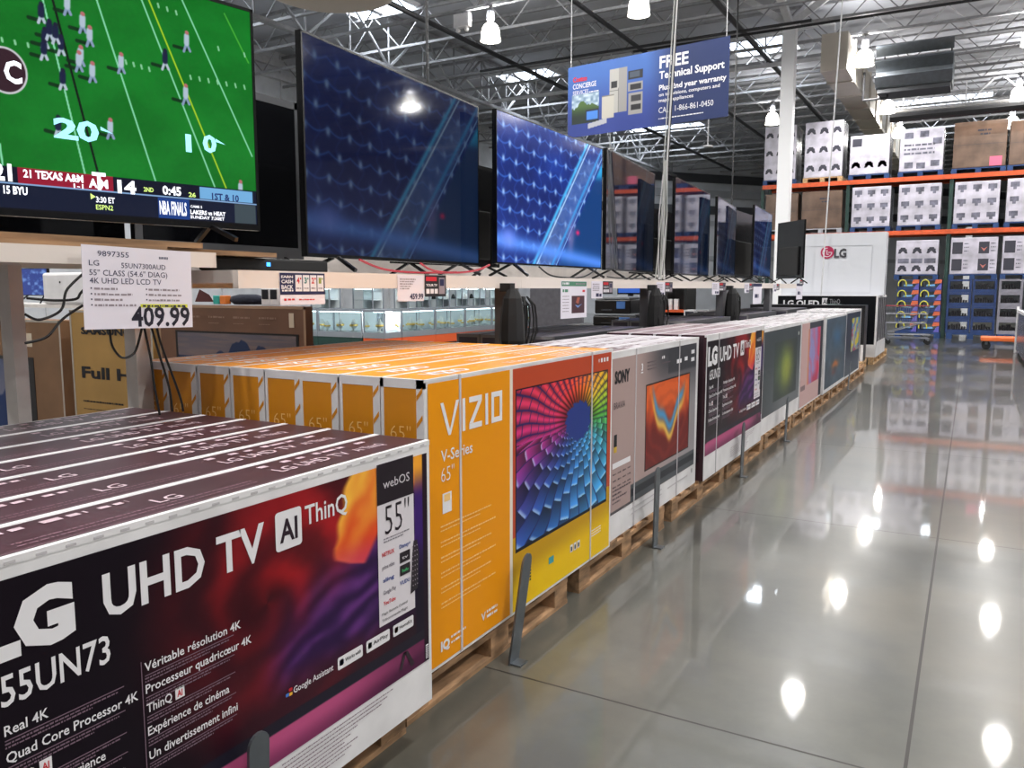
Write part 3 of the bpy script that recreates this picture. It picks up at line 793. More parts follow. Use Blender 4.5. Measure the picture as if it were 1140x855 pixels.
def top_print(kind, w_, d):
    b = MB(); z = None
    if kind == 'lg':
        put_text(b, 'LG', (-d * .42, .34 * w_, 0), UY, -UX, d * .20, .05 * w_, 1)
        put_text(b, 'LG UHD TV', (-d * .36, .60 * w_, 0), UY, -UX, d * .22, .20 * w_, 1); put_text(b, 'AI ThinQ', (-d * .36, .82 * w_, 0), UY, -UX, d * .18, .09 * w_, 1)
        for k, (s, l) in enumerate(((.08, .02), (.11, .05), (.18, .03), (.22, .03), (.27, .05), (.60, .02), (.66, .02), (.70, .02), (.75, .09), (.88, .03))):
            blocktext(b, (-d * .74, s * w_, 0), UY, -UX, l * w_, d * .11, 0, k)
        for q in range(2): blocktext(b, (-d * (.22 + q * .1), .1 * w_, 0), UY, -UX, w_ * .42, d * .03, 1, 20 + q)
        b.quad((-d * .10, .02 * w_, 0), (-d * .10, .6 * w_, 0), (-d * .115, .6 * w_, 0), (-d * .115, .02 * w_, 0), 1)
    elif kind == 'vizio':
        put_text(b, 'VIZIO', (-d * .3, .08 * w_, 0), UY, -UX, d * .4, None, 3)
        put_text(b, 'V-Series', (-d * .3, .42 * w_, 0), UY, -UX, d * .26, None, 1)
        for q in range(3): blocktext(b, (-d * (.2 + .2 * q), .66 * w_, 0), UY, -UX, .26 * w_, d * .07, 0, q)
    else:
        rn = random.Random(len(kind) + ord(kind[0]))
        for q in range(4):
            s = .05
            while s < .9:
                l = rn.uniform(.04, .2)
                if rn.random() < .6: blocktext(b, (-d * (.15 + .2 * q), s * w_, 0), UY, -UX, min(l, .95 - s) * w_, d * rn.choice((.05, .1, .14)), rn.randrange(2), q)
                s += l + .03
    return b

def carton_front(kind, t, w_, h, d):
    """the printed front and its lettering"""
    O = lambda s, v: Vector((.0035, s * w_, v * h)); o = Vector((.002, 0, 0))
    def pic(fn, s0, s1, t0, t1, nu, nv):
        f2 = lambda S, T: fn(s0 + S * (s1 - s0), t0 + T * (t1 - t0))
        picture('printed_front', (.002, s0 * w_, t0 * h), UY, UZ, (s1 - s0) * w_, (t1 - t0) * h, nu, nv, f2, INK, t)
    if kind in ('lg55', 'lg65'):
        pic(art_lg, .012, .988, .168, .957, *((520, 300) if kind == 'lg55' else (240, 150)))
        lg_text(t, w_, h, kind == 'lg55')
    elif kind == 'vizio':
        pic(art_vizio, .012, .988, .012, .986, 560, 340)
        b = MB()
        # the brand word drawn with slanted V and square O
        v0, ch = .80, .115; T_ = .028
        def st(s, v): return O(s, v)
        sw = .012
        b.poly([st(.055, v0 + ch), st(.055 + sw, v0 + ch), st(.085 + sw * .5, v0 + .02), st(.085, v0)], 0); b.poly([st(.0852, v0), st(.094, v0), st(.118 + sw * .8, v0 + ch), st(.118 - sw * .2, v0 + ch), st(.0912, v0 + .0205)], 0)
        b.quad(st(.140, v0), st(.140 + sw, v0), st(.140 + sw, v0 + ch), st(.140, v0 + ch), 0)
        b.quad(st(.168, v0 + ch - .02), st(.222, v0 + ch - .02), st(.222, v0 + ch), st(.168, v0 + ch), 0); b.quad(st(.168, v0), st(.222, v0), st(.222, v0 + .02), st(.168, v0 + .02), 0)
        b.quad(st(.168, v0 + .0205), st(.184, v0 + .0205), st(.222, v0 + ch - .0205), st(.206, v0 + ch - .0205), 0)
        b.quad(st(.237, v0), st(.237 + sw, v0), st(.237 + sw, v0 + ch), st(.237, v0 + ch), 0)
        x0, x1 = .264, .314
        b.quad(st(x0, v0), st(x0 + sw, v0), st(x0 + sw, v0 + ch), st(x0, v0 + ch), 0); b.quad(st(x1 - sw, v0), st(x1, v0), st(x1, v0 + ch), st(x1 - sw, v0 + ch), 0)
        b.quad(st(x0 + sw, v0), st(x1 - sw, v0), st(x1 - sw, v0 + .02), st(x0 + sw, v0 + .02), 0); b.quad(st(x0 + sw, v0 + ch - .02), st(x1 - sw, v0 + ch - .02), st(x1 - sw, v0 + ch), st(x0 + sw, v0 + ch), 0)
        put_text(b, 'V-Series', O(.056, .715), UY, UZ, .04, .125 * w_, 1)
        put_text(b, '65"', O(.056, .645), UY, UZ, .05, .05 * w_, -1)
        for q in range(6):
            v = .49 - q * .054; blocktext(b, O(.052, v), UY, UZ, (.21 + .02 * (q % 2)) * w_, .006, 1, q)
            blocktext(b, O(.052, v - .014), UY, UZ, .16 * w_, .005, 1, 9 + q)
        b.quad(O(.060, .535), O(.095, .535), O(.095, .605), O(.060, .605), 0); b.quad(O(.066, .575) + UX * .0006, O(.089, .575) + UX * .0006, O(.089, .60) + UX * .0006, O(.066, .60) + UX * .0006, 1)
        put_text(b, 'V', O(.215, .065), UY, UZ, .03, .02 * w_, 2); blocktext(b, O(.24, .085), UY, UZ, .05 * w_, .011, 0, 1); blocktext(b, O(.24, .065), UY, UZ, .05 * w_, .011, 0, 2)
        put_text(b, 'IQ', O(.048, .055), UY, UZ, .035, .035 * w_, 4); blocktext(b, O(.088, .08), UY, UZ, .06 * w_, .009, 0, 3); blocktext(b, O(.088, .06), UY, UZ, .04 * w_, .009, 0, 4)
        b.quad(O(.565, .115), O(.595, .115), O(.595, .145), O(.565, .145), 2)
        for q in range(3): b.quad(O(.70 + q * .024, .105), O(.717 + q * .024, .105), O(.717 + q * .024, .14), O(.70 + q * .024, .14), 0); b.quad(O(.704 + q * .024, .11) + UX * .0006, O(.713 + q * .024, .11) + UX * .0006, O(.713 + q * .024, .13) + UX * .0006, O(.704 + q * .024, .13) + UX * .0006, 3)
        for q in range(3): blocktext(b, O(.85, .115 + q * .013), UY, UZ, .07 * w_, .006, 0, 8 + q)
        for q in range(5): b.quad(O(.455, .10 + q * .013), O(.463, .10 + q * .013), O(.463, .108 + q * .013), O(.455, .108 + q * .013), 3)
        put_text(b, 'V', O(.885, .945), UY, UZ, .018, .012 * w_, 2)
        for q in range(3): b.quad(O(.905 + q * .022, .945), O(.918 + q * .022, .945), O(.918 + q * .022, .965), O(.905 + q * .022, .965), 0)
        b.build('lettering', [INKW, mat('soft_orange_ink', (250, 206, 130), .5), mat('teal_ink', (60, 150, 160), .5), INKK], t)
        for s in (.128, .838):
            MB().box(.0015, .0045, s * w_, s * w_ + .012, .003, h + .001).box(-d, .003, s * w_, s * w_ + .012, h - .001, h + .0015).build('strap', STRAP, t)
    elif kind == 'sony':
        pic(art_sony, .028, .966, .14, .966, 300, 190)
        b = MB()
        put_text(b, 'SONY', O(.052, .835), UY, UZ, .065, .135 * w_, 4, 1)
        put_text(b, 'BRAVIA', O(.048, .70), UY, UZ, .035, .10 * w_, 0, 2)
        b.quad(O(.052, .50), O(.078, .50), O(.078, .565), O(.052, .565), 1); b.quad(O(.052, .47), O(.078, .47), O(.078, .50), O(.052, .50), 3)
        for q in range(3):
            for r_ in range(4): blocktext(b, O(.045 + .045 * r_, .35 - q * .035), UY, UZ, .03 * w_, .008, 2, q + r_)
        b.quad(O(.042, .385), O(.205, .385), O(.205, .415), O(.042, .415), 0)
        for q in range(4): blocktext(b, O(.045, .26 - q * .022), UY, UZ, (.17, .08, .13, .07)[q] * w_, .010, 2, q + 4)
        put_text(b, '3', O(.300, .87), UY, UZ, .04, None, 4, 0); b.quad(O(.296, .855), O(.318, .855), O(.318, .862), O(.296, .862), 0)
        for q in range(3): blocktext(b, O(.36, .905 - q * .02), UY, UZ, .10 * w_, .007, 2, q + 10)
        blocktext(b, O(.52, .88), UY, UZ, .10 * w_, .01, 2, 31); blocktext(b, O(.52, .91), UY, UZ, .03 * w_, .02, 0, 32)
        for s, l, v in ((.70, .06, .86), (.80, .04, .865), (.89, .045, .90), (.89, .045, .85)): b.quad(O(s, v), O(s + l, v), O(s + l, v + .025), O(s, v + .025), 0)
        for q in range(2): b.quad(O(.22, .105 - q * .03), O(.55, .105 - q * .03), O(.55, .112 - q * .03), O(.22, .112 - q * .03), 4)
        b.quad(O(.62, .085), O(.88, .085), O(.88, .095), O(.62, .095), 4); b.quad(O(.935, .09), O(.942, .09), O(.942, .12), O(.935, .12), 1)
        b.build('lettering', [INKW, INKK, mat('taupe_ink', (96, 82, 88), .5), mat('gold_ink', (206, 170, 50), .5), mat('pale_ink', (200, 196, 200), .5)], t)
        for s in (.245, .73):
            MB().box(.0015, .0045, s * w_, s * w_ + .012, .003, h + .001).build('strap', STRAP, t)
    elif kind == 'green': pic(art_green, .01, .99, .16, .965, 160, 120)
    elif kind == 'pink': pic(art_pink, .01, .995, .02, .975, 200, 150)
    elif kind == 'teal': pic(art_teal, .05, .985, .05, .97, 120, 100)
    elif kind == 'bright': pic(art_bright, .02, .95, .03, .965, 140, 100)

KINDS = {  # top colour, side colour, front border colour, top inks
 'lg55': (PURPLE, PURPLE, WCARD, 'lg', [mat('purple_pale_ink', (206, 180, 190), .45), mat('purple_mid_ink', (140, 104, 118), .45)]),
 'lg65': (mat('purple_lid_glare', (170, 150, 156), .36, var=.14, scale=6), PURPLE, WCARD, 'lg', [BROWNI, mat('purple_mid_ink', 0)]),  # paler lid: glare on the purple card is mixed into this colour
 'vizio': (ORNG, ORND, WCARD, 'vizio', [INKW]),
 'sony': (GREYC, WCARD, WCARD, 'sony', [BROWNI, mat('sony_ink', (150, 120, 122), .5)]),
 'green': (GREYC, WCARD, WCARD, 'green', [INKG, DARKG]), 'pink': (GREYC, WCARD, WCARD, 'pink', [BROWNI, INKG]),
 'teal': (GREYC, WCARD, WCARD, 'teal', [INKG, DARKG]), 'bright': (GREYC, WCARD, WCARD, 'bright', [DARKG, INKG]),
 'dark': (DKC, DKC, DARKG, 'dark', [INKG, mat('dark_blue_ink', (72, 76, 140), .5)])}
def carton(kind, loc, w_, h, d, label, group, front):
    """a flat television carton: origin at its lower front left corner, face towards +x, width along +y"""
    top, side, edge, tk, inks = KINDS[kind]
    t = thing('television_carton', label, 'carton', loc, 0, group)
    fm = (2, 0, 2, 2, 0, 1)
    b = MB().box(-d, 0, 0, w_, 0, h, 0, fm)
    # white corner trims of the lid
    tw = .014 if kind.startswith('lg') else .009
    z = h + .001
    b.box(-tw, .001, -.001, w_ + .001, h - tw, z, 0)
    if kind != 'dark': b.box(-d - .0, -d + .006, 0, w_, h - .004, z, 0)
    if kind == 'vizio':
        b.box(-d, 0, -.002, .012, h - .03, z, 0); b.box(-.03, .0, -.002, .001, 0, h, 0); b.box(-d, -d + .012, -.002, .001, 0, h, 0)
    elif kind in ('lg55',):
        for x0, x1 in ((-.012, .0), (-d, -d + .01)): b.box(x0, x1, -.001, .0, 0, h, 0)
    elif kind == 'dark':
        for x0, x1 in ((-.018, .0), (-d, -d + .018)): b.box(x0, x1, -.002, .0, 0, h, 3)
        b.box(-d, 0, -.002, 0, h - .02, h, 3)
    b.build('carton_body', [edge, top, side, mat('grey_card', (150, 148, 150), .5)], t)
    tp = top_print(tk, w_, d)
    o = tp.build('top_lettering', inks, t); o.location = (0, 0, h + .0012)
    if kind == 'vizio':
        s = MB()
        put_text(s, '65"', (-d * .78, -.0028, h * .80), UX, UZ, .045, .085, -1)
        put_text(s, 'V-Series', (-d * .72, -.0028, h * .765), UX, UZ, .012, .05, 1)
        s.build('side_lettering', [mat('soft_orange_ink', 0)], t)
        s = MB()
        for q in range(4):
            z0 = h * (.93 - q * .09)
            s.poly([(-.028, -.0035, z0), (-.004, -.0035, z0 + .03), (-.004, -.0035, z0 + .048), (-.028, -.0035, z0 + .018)], 0)
        s.build('side_arrow', [ORND], t)
    if kind == 'dark':
        s = MB(); s.box(-d + .03, -.03, -.004, -.002, h * .3, h * .94, 0); 
        put_text(s, '65', (-d * .62, -.0046, h * .82), UX, UZ, .03, .05, 0, 1)
        s.build('side_label', [mat('side_black', (22, 18, 20), .4), INKG], t)
    if kind == 'sony' or kind in ('green', 'pink', 'teal', 'bright', 'lg65'):
        s = MB(); s.box(-d + .02, -.02, -.0025, -.001, .22, h - .02, 0)
        if kind == 'lg65': s.box(-d + .03, -.03, -.0025, -.001, .13, .2, 0)
        s.build('side_label', [mat('side_' + kind, {'lg65': (46, 24, 34), 'teal': (188, 186, 190), 'sony': (120, 112, 116)}.get(kind, (90, 90, 96)), .45)], t)
    if front: carton_front(kind, t, w_, h, d)
    if front and kind == 'lg55':
        s = MB()
        for q in range(24): s.box(.0012, .002, .03 + q * .056, .05 + q * .056, h - .011, h - .006, 0)
        s.build('edge_slots', [mat('slot_grey', (190, 186, 190), .6)], t)
    if front and kind == 'lg65':
        for q in (.17,): MB().box(.0015, .0045, q * w_, q * w_ + .012, .003, h + .001).build('strap', STRAP, t)
    return t
ORD = ['at the front facing the aisle', 'second from the aisle', 'third from the aisle', 'fourth from the aisle', 'fifth from the aisle', 'sixth from the aisle', 'seventh from the aisle', 'last and farthest from the aisle']
ROWS = [('lg55', -1.447, .665, 1.366, .85, .200, 7, 'lower purple-topped television carton', 'purple-topped television cartons nearest the camera'),
        ('vizio', -1.55, 2.15, 1.61, 1.02, .178, 8, 'orange television carton', 'orange television cartons'),
        ('sony', -1.578, 3.775, 1.555, .995, .165, 4, 'pinkish grey television carton with white lid', 'pinkish grey television cartons'),
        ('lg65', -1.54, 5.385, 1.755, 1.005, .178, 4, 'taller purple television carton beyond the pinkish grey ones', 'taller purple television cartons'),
        ('green', -1.58, 7.15, 1.95, .965, .17, 4, 'dark grey carton with a green-yellow picture', 'dark grey television cartons'),
        ('pink', -1.575, 9.115, 1.44, .96, .17, 4, 'pink television carton with swirled picture', 'pink television cartons'),
        ('teal', -1.555, 10.60, 1.93, .965, .17, 4, 'dim teal television carton', 'teal television cartons'),
        ('bright', -1.56, 12.56, 1.78, .99, .17, 4, 'farthest dark carton with yellow and blue picture', 'far dark television cartons')]
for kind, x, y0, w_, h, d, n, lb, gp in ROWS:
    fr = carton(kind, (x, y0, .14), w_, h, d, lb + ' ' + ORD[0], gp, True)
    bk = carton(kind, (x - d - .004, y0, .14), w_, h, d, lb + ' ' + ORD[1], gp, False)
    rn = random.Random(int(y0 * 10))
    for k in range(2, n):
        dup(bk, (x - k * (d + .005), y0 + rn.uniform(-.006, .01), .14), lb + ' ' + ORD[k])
# the second line of dark cartons between the shelf posts
bk = None
for j, (y0, w_) in enumerate(((4.66, 1.6), (7.42, 1.6), (9.85, 1.6), (12.2, 1.7))):
    for k in range(4):
        lb = 'dark television carton under the shelf, %s, in the %s' % (('first in its stack', 'second in its stack', 'third in its stack', 'deepest in its stack')[k], ('nearest dark stack', 'second dark stack', 'third dark stack', 'farthest dark stack')[j])
        loc = (-2.32 - k * .19, y0, .14)
        if bk is None: bk = carton('dark', loc, 1.6, 1.01, .185, lb, 'dark television cartons under the shelf', False)
        else: dup(bk, loc, lb)
    dup(P0, (-2.43, y0 + .2, 0), 'wooden pallet hidden under the %s of cartons' % ('nearest dark stack', 'second dark stack', 'third dark stack', 'farthest dark stack')[j])

for y0, lb, dd in ((.7, 'hidden behind under the nearest purple-topped cartons', .44), (2.3, 'hidden behind under the orange cartons', .56)): wood_pallet('wooden pallet ' + lb, (-2.42, y0, 0), 1.24, dd)
# grey steel guards standing at the pallets' edge
def guard(label, base, top, wd=.075):
    t = thing('steel_guard', label, 'guard', base, 0, 'steel guards along the cartons')
    h = top[2]; dx = top[0] - base[0]; dy = top[1] - base[1]
    b = MB(); pts = []
    for q in range(9):
        a = math.pi * q / 8; pts.append((math.cos(a) * wd / 2, h - wd / 2 + math.sin(a) * wd / 2))
    pts = [(-wd / 2, 0), (wd / 2, 0)] + pts
    P = lambda y, z, x: (dx * z / h + x, dy * z / h + y, z)
    b.poly([P(y, z, .006) for y, z in pts], 0); b.poly([P(y, z, -.002) for y, z in pts][::-1], 0)
    n_ = len(pts)
    for q in range(n_):
        a, c = pts[q], pts[(q + 1) % n_]; b.quad(P(*a, -.002), P(*c, -.002), P(*c, .006), P(*a, .006), 0)
    b.build('blade', GREYM, t)
    MB().box(-.0, .05, -wd * .4, wd * .4, 0, .006).build('foot_plate', GREYM, t)
    return t
for bpx, tpy, wd, lb in (((280, 1005), None, .06, 'rounded grey steel guard in front of the nearest purple carton'), ((571, 723), 616, .075, 'grey steel guard leaning at the orange carton'), ((729, 597), 520, .075, 'grey steel guard at the pinkish grey carton'),
                     ((825, 529), 470, .08, 'grey steel guard at the taller purple carton'), ((874, 484), 442, .08, 'grey steel guard at the dark grey carton'), ((944, 428), 402, .08, 'small grey steel guard at the farthest dark carton')):
    if tpy is None:
        p = onx(287, 815, -1.395); q = onx(283, 1005, -1.395)
        guard(lb, (-1.395, p.y - .02, 0), (-1.395, p.y, p.z), .062)
    else:
        b_ = onz(*bpx, 0); x = min(b_.x, -1.50) if b_.y < 7 else b_.x; x = -1.49
        b_ = onx(bpx[0], bpx[1], x); tp = onx(bpx[0] + (16 if tpy == 616 else 3), tpy, x)
        guard(lb, (x, b_.y, 0), (x, tp.y, tp.z), wd)

# ================================================================ TELEVISION SHELF
SHX, SHZ = -2.45, 1.53          # front edge and top of the display shelf
bays = [(2.20, 4.45, 'nearest bay above the orange cartons'), (4.45, 6.95, 'second bay above the pinkish grey cartons'), (6.95, 9.4, 'third bay above the dark cartons'), (9.4, 11.85, 'fourth bay above the pink carton'), (11.85, 13.9, 'farthest bay ending at the white display wall')]
POSTG = mat('post_grey', (104, 104, 108), .5, var=.06)
for y0, y1, lb in bays:
    t = thing('display_shelf', 'white shelf carrying televisions, ' + lb, 'shelf', (SHX, y0, 0), 0, 'shelf bays of the television display')
    L_ = y1 - y0 - .002
    MB().box(-.95, -.03, 0, L_, SHZ - .05, SHZ).build('shelf_deck', PAINTW, t)
    MB().box(-.03, 0, 0, L_, SHZ - .07, SHZ).build('front_rail', mat('cream_rail', (232, 222, 214), .4), t)
    MB().box(-.98, -.95, 0, L_, SHZ - .07, SHZ + .12).build('rear_rail', PAINTW, t)
    yp = L_ - .16
    if y1 < 13:
        yp = L_ - .05
        MB().box(-.10, -.02, yp, L_, 0, SHZ - .07).box(-.10, -.02, yp - .11, yp, 0, SHZ - .07).build('post', POSTG, t)
# nearer, slightly higher shelf at the left edge
t = thing('display_shelf', 'nearer white shelf at the left holding the football television', 'shelf', (SHX, .15, 0), 0)
z0 = 1.541
MB().box(-.85, -.03, 0, 1.95, z0, z0 + .045).build('shelf_deck', PAINTW, t)
MB().box(-.03, 0, 0, 1.95, z0 - .005, z0 + .05).build('front_rail', mat('cream_rail'), t)
for pxl, pxr in ((16, 31), (152, 169), (-150, -130)):
    ya = onx(pxl, 400, -2.92).y - .15; yb = onx(pxr, 400, -2.92).y - .15
    MB().box(-.54, -.47, ya, yb, 0, z0).build('post', PAINTW, t)


SCR_V = print_mat('lit_screen_vivid', .12, emit=1.05)
SCR_D = print_mat('lit_screen_dim', .05, emit=.42)
SCR_F = print_mat('lit_screen_game', .12, emit=.72)
SCR_X = print_mat('lit_screen_faint', .04, emit=.30)
def garland(S, T, gain=1.0):
    """strings of little bulbs in blue light before a steel ladder"""
    sh = S.shape + (3,)
    A = mixc(np.ones(sh) * col((16, 30, 92)), np.ones(sh) * col((30, 62, 158)), NZ.fbm(S * 4, T * 4))
    gx = S * 10.0; sag = .25 * np.abs(np.sin(math.pi * gx))
    gy = T * 9 + .5 * S * 1.5 + sag
    ln = np.exp(-(((gy % 1) - .5) / .055) ** 2)
    A = mixc(A, np.ones(sh) * col((70, 130, 235)), ln * .6)
    ln = np.exp(-(((gx + .15 * np.sin(T * 40)) % 1 - .5) / .05) ** 2); A = mixc(A, np.ones(sh) * col((50, 90, 190)), ln * .35)
    row = np.floor(T * 9 + S * .75); bx = (gx + .5 * (row % 2)) % 1 - .5; by = (T * 9 + S * .75) % 1 - .35
    A = mixc(A, np.ones(sh) * col((170, 205, 255)), np.exp(-(bx / .10) ** 2 - (by / .20) ** 2) * .9)
    # ladder
    d = S - (.30 + .53 * T)
    lad = ss(-.03, .0, d) * ss(.22, .18, d) * ss(.0, .1, T + .1)
    A = mixc(A, mixc(np.ones(sh) * col((70, 110, 180)), np.ones(sh) * col((140, 170, 220)), NZ.fbm(S * 30, T * 20)), lad * .55 * ss(.95, .8, T))
    for o, w_, c_ in ((.0, .012, (70, 180, 240)), (.03, .006, (180, 215, 250)), (.17, .012, (60, 150, 220)), (.21, .005, (130, 180, 235))):
        A = mixc(A, np.ones(sh) * col(c_), np.exp(-((d - o) / w_) ** 2))
    right = ss(.22, .25, d)
    A = mixc(A, np.ones(sh) * col((14, 60, 120)), right)
    A = mixc(A, np.ones(sh) * col((30, 170, 230)), right * ss(.70, .78, T) * ss(.3, .0, d - .2 - (T - .8)))
    m = np.exp(-(((S - .73) / .02) ** 2 + ((T - .27) / .02) ** 2)); A = mixc(A, np.ones(sh) * col((230, 40, 110)), m)
    fig = np.exp(-(((S - .66 - .1 * (T - .2)) / .035) ** 2 + ((T - .22) / .14) ** 2)); A = mixc(A, np.ones(sh) * col((150, 130, 190)), fig * .6)
    haze = np.exp(-((T - (.155 - .12 * S)) / .055) ** 2)
    A = mixc(A, np.ones(sh) * col((90, 150, 255)), haze * .85)
    A = mixc(A, np.ones(sh) * col((120, 150, 255)), np.exp(-(((S - .09) / .06) ** 2 + ((T - .17) / .07) ** 2)) * .8)
    return A * gain
BEZ = mat('bezel_black', (12, 12, 14), .25)
def tv(label, p0, ang, wd, ht, fn, smat, group, nu=220, nv=130, shelf=SHZ, feet=True, bez=.010, name='television', lettering=None, bm=None):
    """p0: lower left corner of the front as seen by a viewer; ang: heading of its lower edge"""
    u = Vector((math.cos(ang), math.sin(ang), 0)); c = Vector(p0) + u * wd / 2
    t = thing(name, label, 'television', (c.x, c.y, shelf), ang, group)
    z = p0[2] - shelf
    MB().box(-wd / 2, wd / 2, .004, .032, z, z + ht).build('rear_panel', BEZ, t)
    b = MB(); e = bez
    b.box(-wd / 2, -wd / 2 + e, 0, .006, z, z + ht).box(wd / 2 - e, wd / 2, 0, .006, z, z + ht).box(-wd / 2, wd / 2, 0, .006, z + ht - e, z + ht).box(-wd / 2, wd / 2, -.002, .006, z, z + e * 1.6)
    b.build('bezel', bm or BEZ, t)
    MB().box(-wd * .36, wd * .36, .032, .062, z + .05, z + ht * .55).build('rear_housing', BLACKM, t, bevel=.008)
    if fn is not None: picture('screen', (-wd / 2 + e, .002, z + e * 1.6), UX, UZ, wd - 2 * e, ht - e * 2.6, nu, nv, fn, smat, t)
    else: MB().box(-wd / 2 + e, wd / 2 - e, .001, .004, z + e * 1.6, z + ht - e).build('screen', mat('dark_screen', (9, 10, 13), .08), t)
    if lettering: lettering(t, -wd / 2 + e, z + e * 1.6, wd - 2 * e, ht - e * 2.6)
    if feet:
        for s in (-1, 1):
            x = s * wd * .36
            b = MB()
            for fy in (-.13, .16): b.bar((x, .016, z + .01), (x + s * .03, .016 + fy, .012), .016)
            b.build('foot', BEZ, t)
    return t
GB = 'large televisions on the display shelf'
# the football television
P1 = onx(290, 257, -2.45); a1 = R(90 - 11)
u1 = Vector((math.cos(a1), math.sin(a1), 0)); W1, H1 = 1.46, .83
PL1 = Plane(P1 - u1 * W1, u1)
def g_uv(px, py):
    a, b = PL1.at(px, py); return ((a - .012) / (W1 - .024), (b - .0192) / (H1 - .0312))
def seg(S, T, p, q, wd):
    (x0, y0), (x1, y1) = p, q; ax, ay = (x1 - x0) * 1.78, (y1 - y0); L2 = ax * ax + ay * ay
    k = np.clip(((S - x0) * 1.78 * ax + (T - y0) * ay) / L2, 0, 1)
    d = np.hypot((S - x0) * 1.78 - k * ax, (T - y0) - k * ay); return ss(wd, wd * .5, d)
def football(S, T):
    sh = S.shape + (3,); A = np.ones(sh) * col((8, 122, 30))
    A = mixc(A, np.ones(sh) * col((22, 146, 44)), ss(.35, .8, NZ.fbm(S * 6, T * 5)) * .7)
    A *= (1 + .05 * (NZ(S * 160, T * 90) - .5))[..., None]
    LN = [((48, 0), (95, 194), 1), ((59, 0), (110, 195), 2), ((108, 0), (174, 203), 1), ((158, 0), (241, 212), 1), ((166, 0), (254, 214), 3), ((203, 0), (281, 174), 1), ((250, 15), (277, 70), 4), ((0, 160), (4, 190), 1)]
    cs = {1: (150, 240, 190), 2: (6, 14, 10), 3: (190, 230, 40), 4: (80, 190, 60)}
    for p, q, k in LN: A = mixc(A, np.ones(sh) * col(cs[k]), seg(S, T, g_uv(*p), g_uv(*q), .0045 if k != 2 else .006))
    # hash marks
    for (x0, y0), (x1, y1), n_ in (((2, 42), (31, 48), 3), ((140, 67), (166, 75), 4), ((176, 4), (196, 12), 3), ((212, 84), (272, 95), 7), ((243, 52), (272, 59), 2)):
        for q in range(n_):
            k = q / max(1, n_ - 1); x = x0 + (x1 - x0) * k; y = y0 + (y1 - y0) * k
            A = mixc(A, np.ones(sh) * col((150, 225, 170)), seg(S, T, g_uv(x, y), g_uv(x + 1, y + 4), .0055))
    # players: shadow, dark or pale uniform, legs, helmet
    PLY = [(46, 14, 0), (75, 5, 1), (50, 42, 0), (55, 33, 0), (68, 50, 0), (62, 37, 0), (92, 25, 1), (100, 40, 1), (90, 62, 1), (103, 80, 1), (135, 70, 1), (70, 88, 0), (184, 66, 0), (208, 46, 1), (207, 105, 1), (65, 140, 0), (123, 143, 1), (49, 55, 0), (88, 68, 1), (268, 212, 1)]
    for x, y, k in PLY:
        A = mixc(A, np.ones(sh) * col((4, 40, 16)), seg(S, T, g_uv(x, y + 9), g_uv(x - 14, y + 5), .010) * .85)
    for x, y, k in PLY:
        c1 = col((26, 34, 70)) if k == 0 else col((196, 214, 232)); c2 = col((200, 214, 230)) if k == 0 else col((150, 170, 205))
        A = mixc(A, np.ones(sh) * c2, seg(S, T, g_uv(x, y + 2), g_uv(x - 3, y + 11), .0075)); A = mixc(A, np.ones(sh) * c2, seg(S, T, g_uv(x, y + 2), g_uv(x + 4, y + 11), .0075))
        A = mixc(A, np.ones(sh) * c1, seg(S, T, g_uv(x, y - 6), g_uv(x, y + 2), .016))
        A = mixc(A, np.ones(sh) * (col((30, 30, 60)) if k == 0 else col((200, 120, 120))), seg(S, T, g_uv(x, y - 10), g_uv(x + .5, y - 9.5), .011))
    # oval badge at the left edge
    cx0, cy0 = g_uv(6, 78); rx = abs(g_uv(31, 81)[0] - cx0); r_ = np.hypot((S - cx0) / rx, (T - cy0) / .088)
    A = mixc(A, np.ones(sh) * col((225, 225, 230)), ss(1.02, .98, r_)); A = mixc(A, np.ones(sh) * col((60, 34, 44)), ss(.93, .89, r_))
    # score bar along the bottom
    bar1 = g_uv(120, 196)[1]; bar2 = g_uv(150, 216)[1]
    m = T < bar1; A[m] = (10, 14, 40); m = T < bar2; A[m] = (14, 24, 52)
    def rect(x0, x1, c_, lo, hi):
        a_ = g_uv(x0, 200)[0]; b_ = g_uv(x1, 210)[0]; mm = (S > a_) & (S < b_) & (T < hi) & (T > lo); A[mm] = c_
    rect(20, 127, (168, 24, 54), bar2 + .004, bar1); rect(222, 281, (130, 196, 250), bar2 + .006, bar1 - .006); 
    rect(175, 210, (30, 70, 150), .004, bar2 - .006); rect(260, 284, (70, 84, 92), .002, bar2 - .004)
    mm = (np.abs(T - bar2) < .0035); A[mm] = (150, 190, 240)
    mm = (S > .0) & (T < .006); A[mm] = (8, 8, 14)
    return A
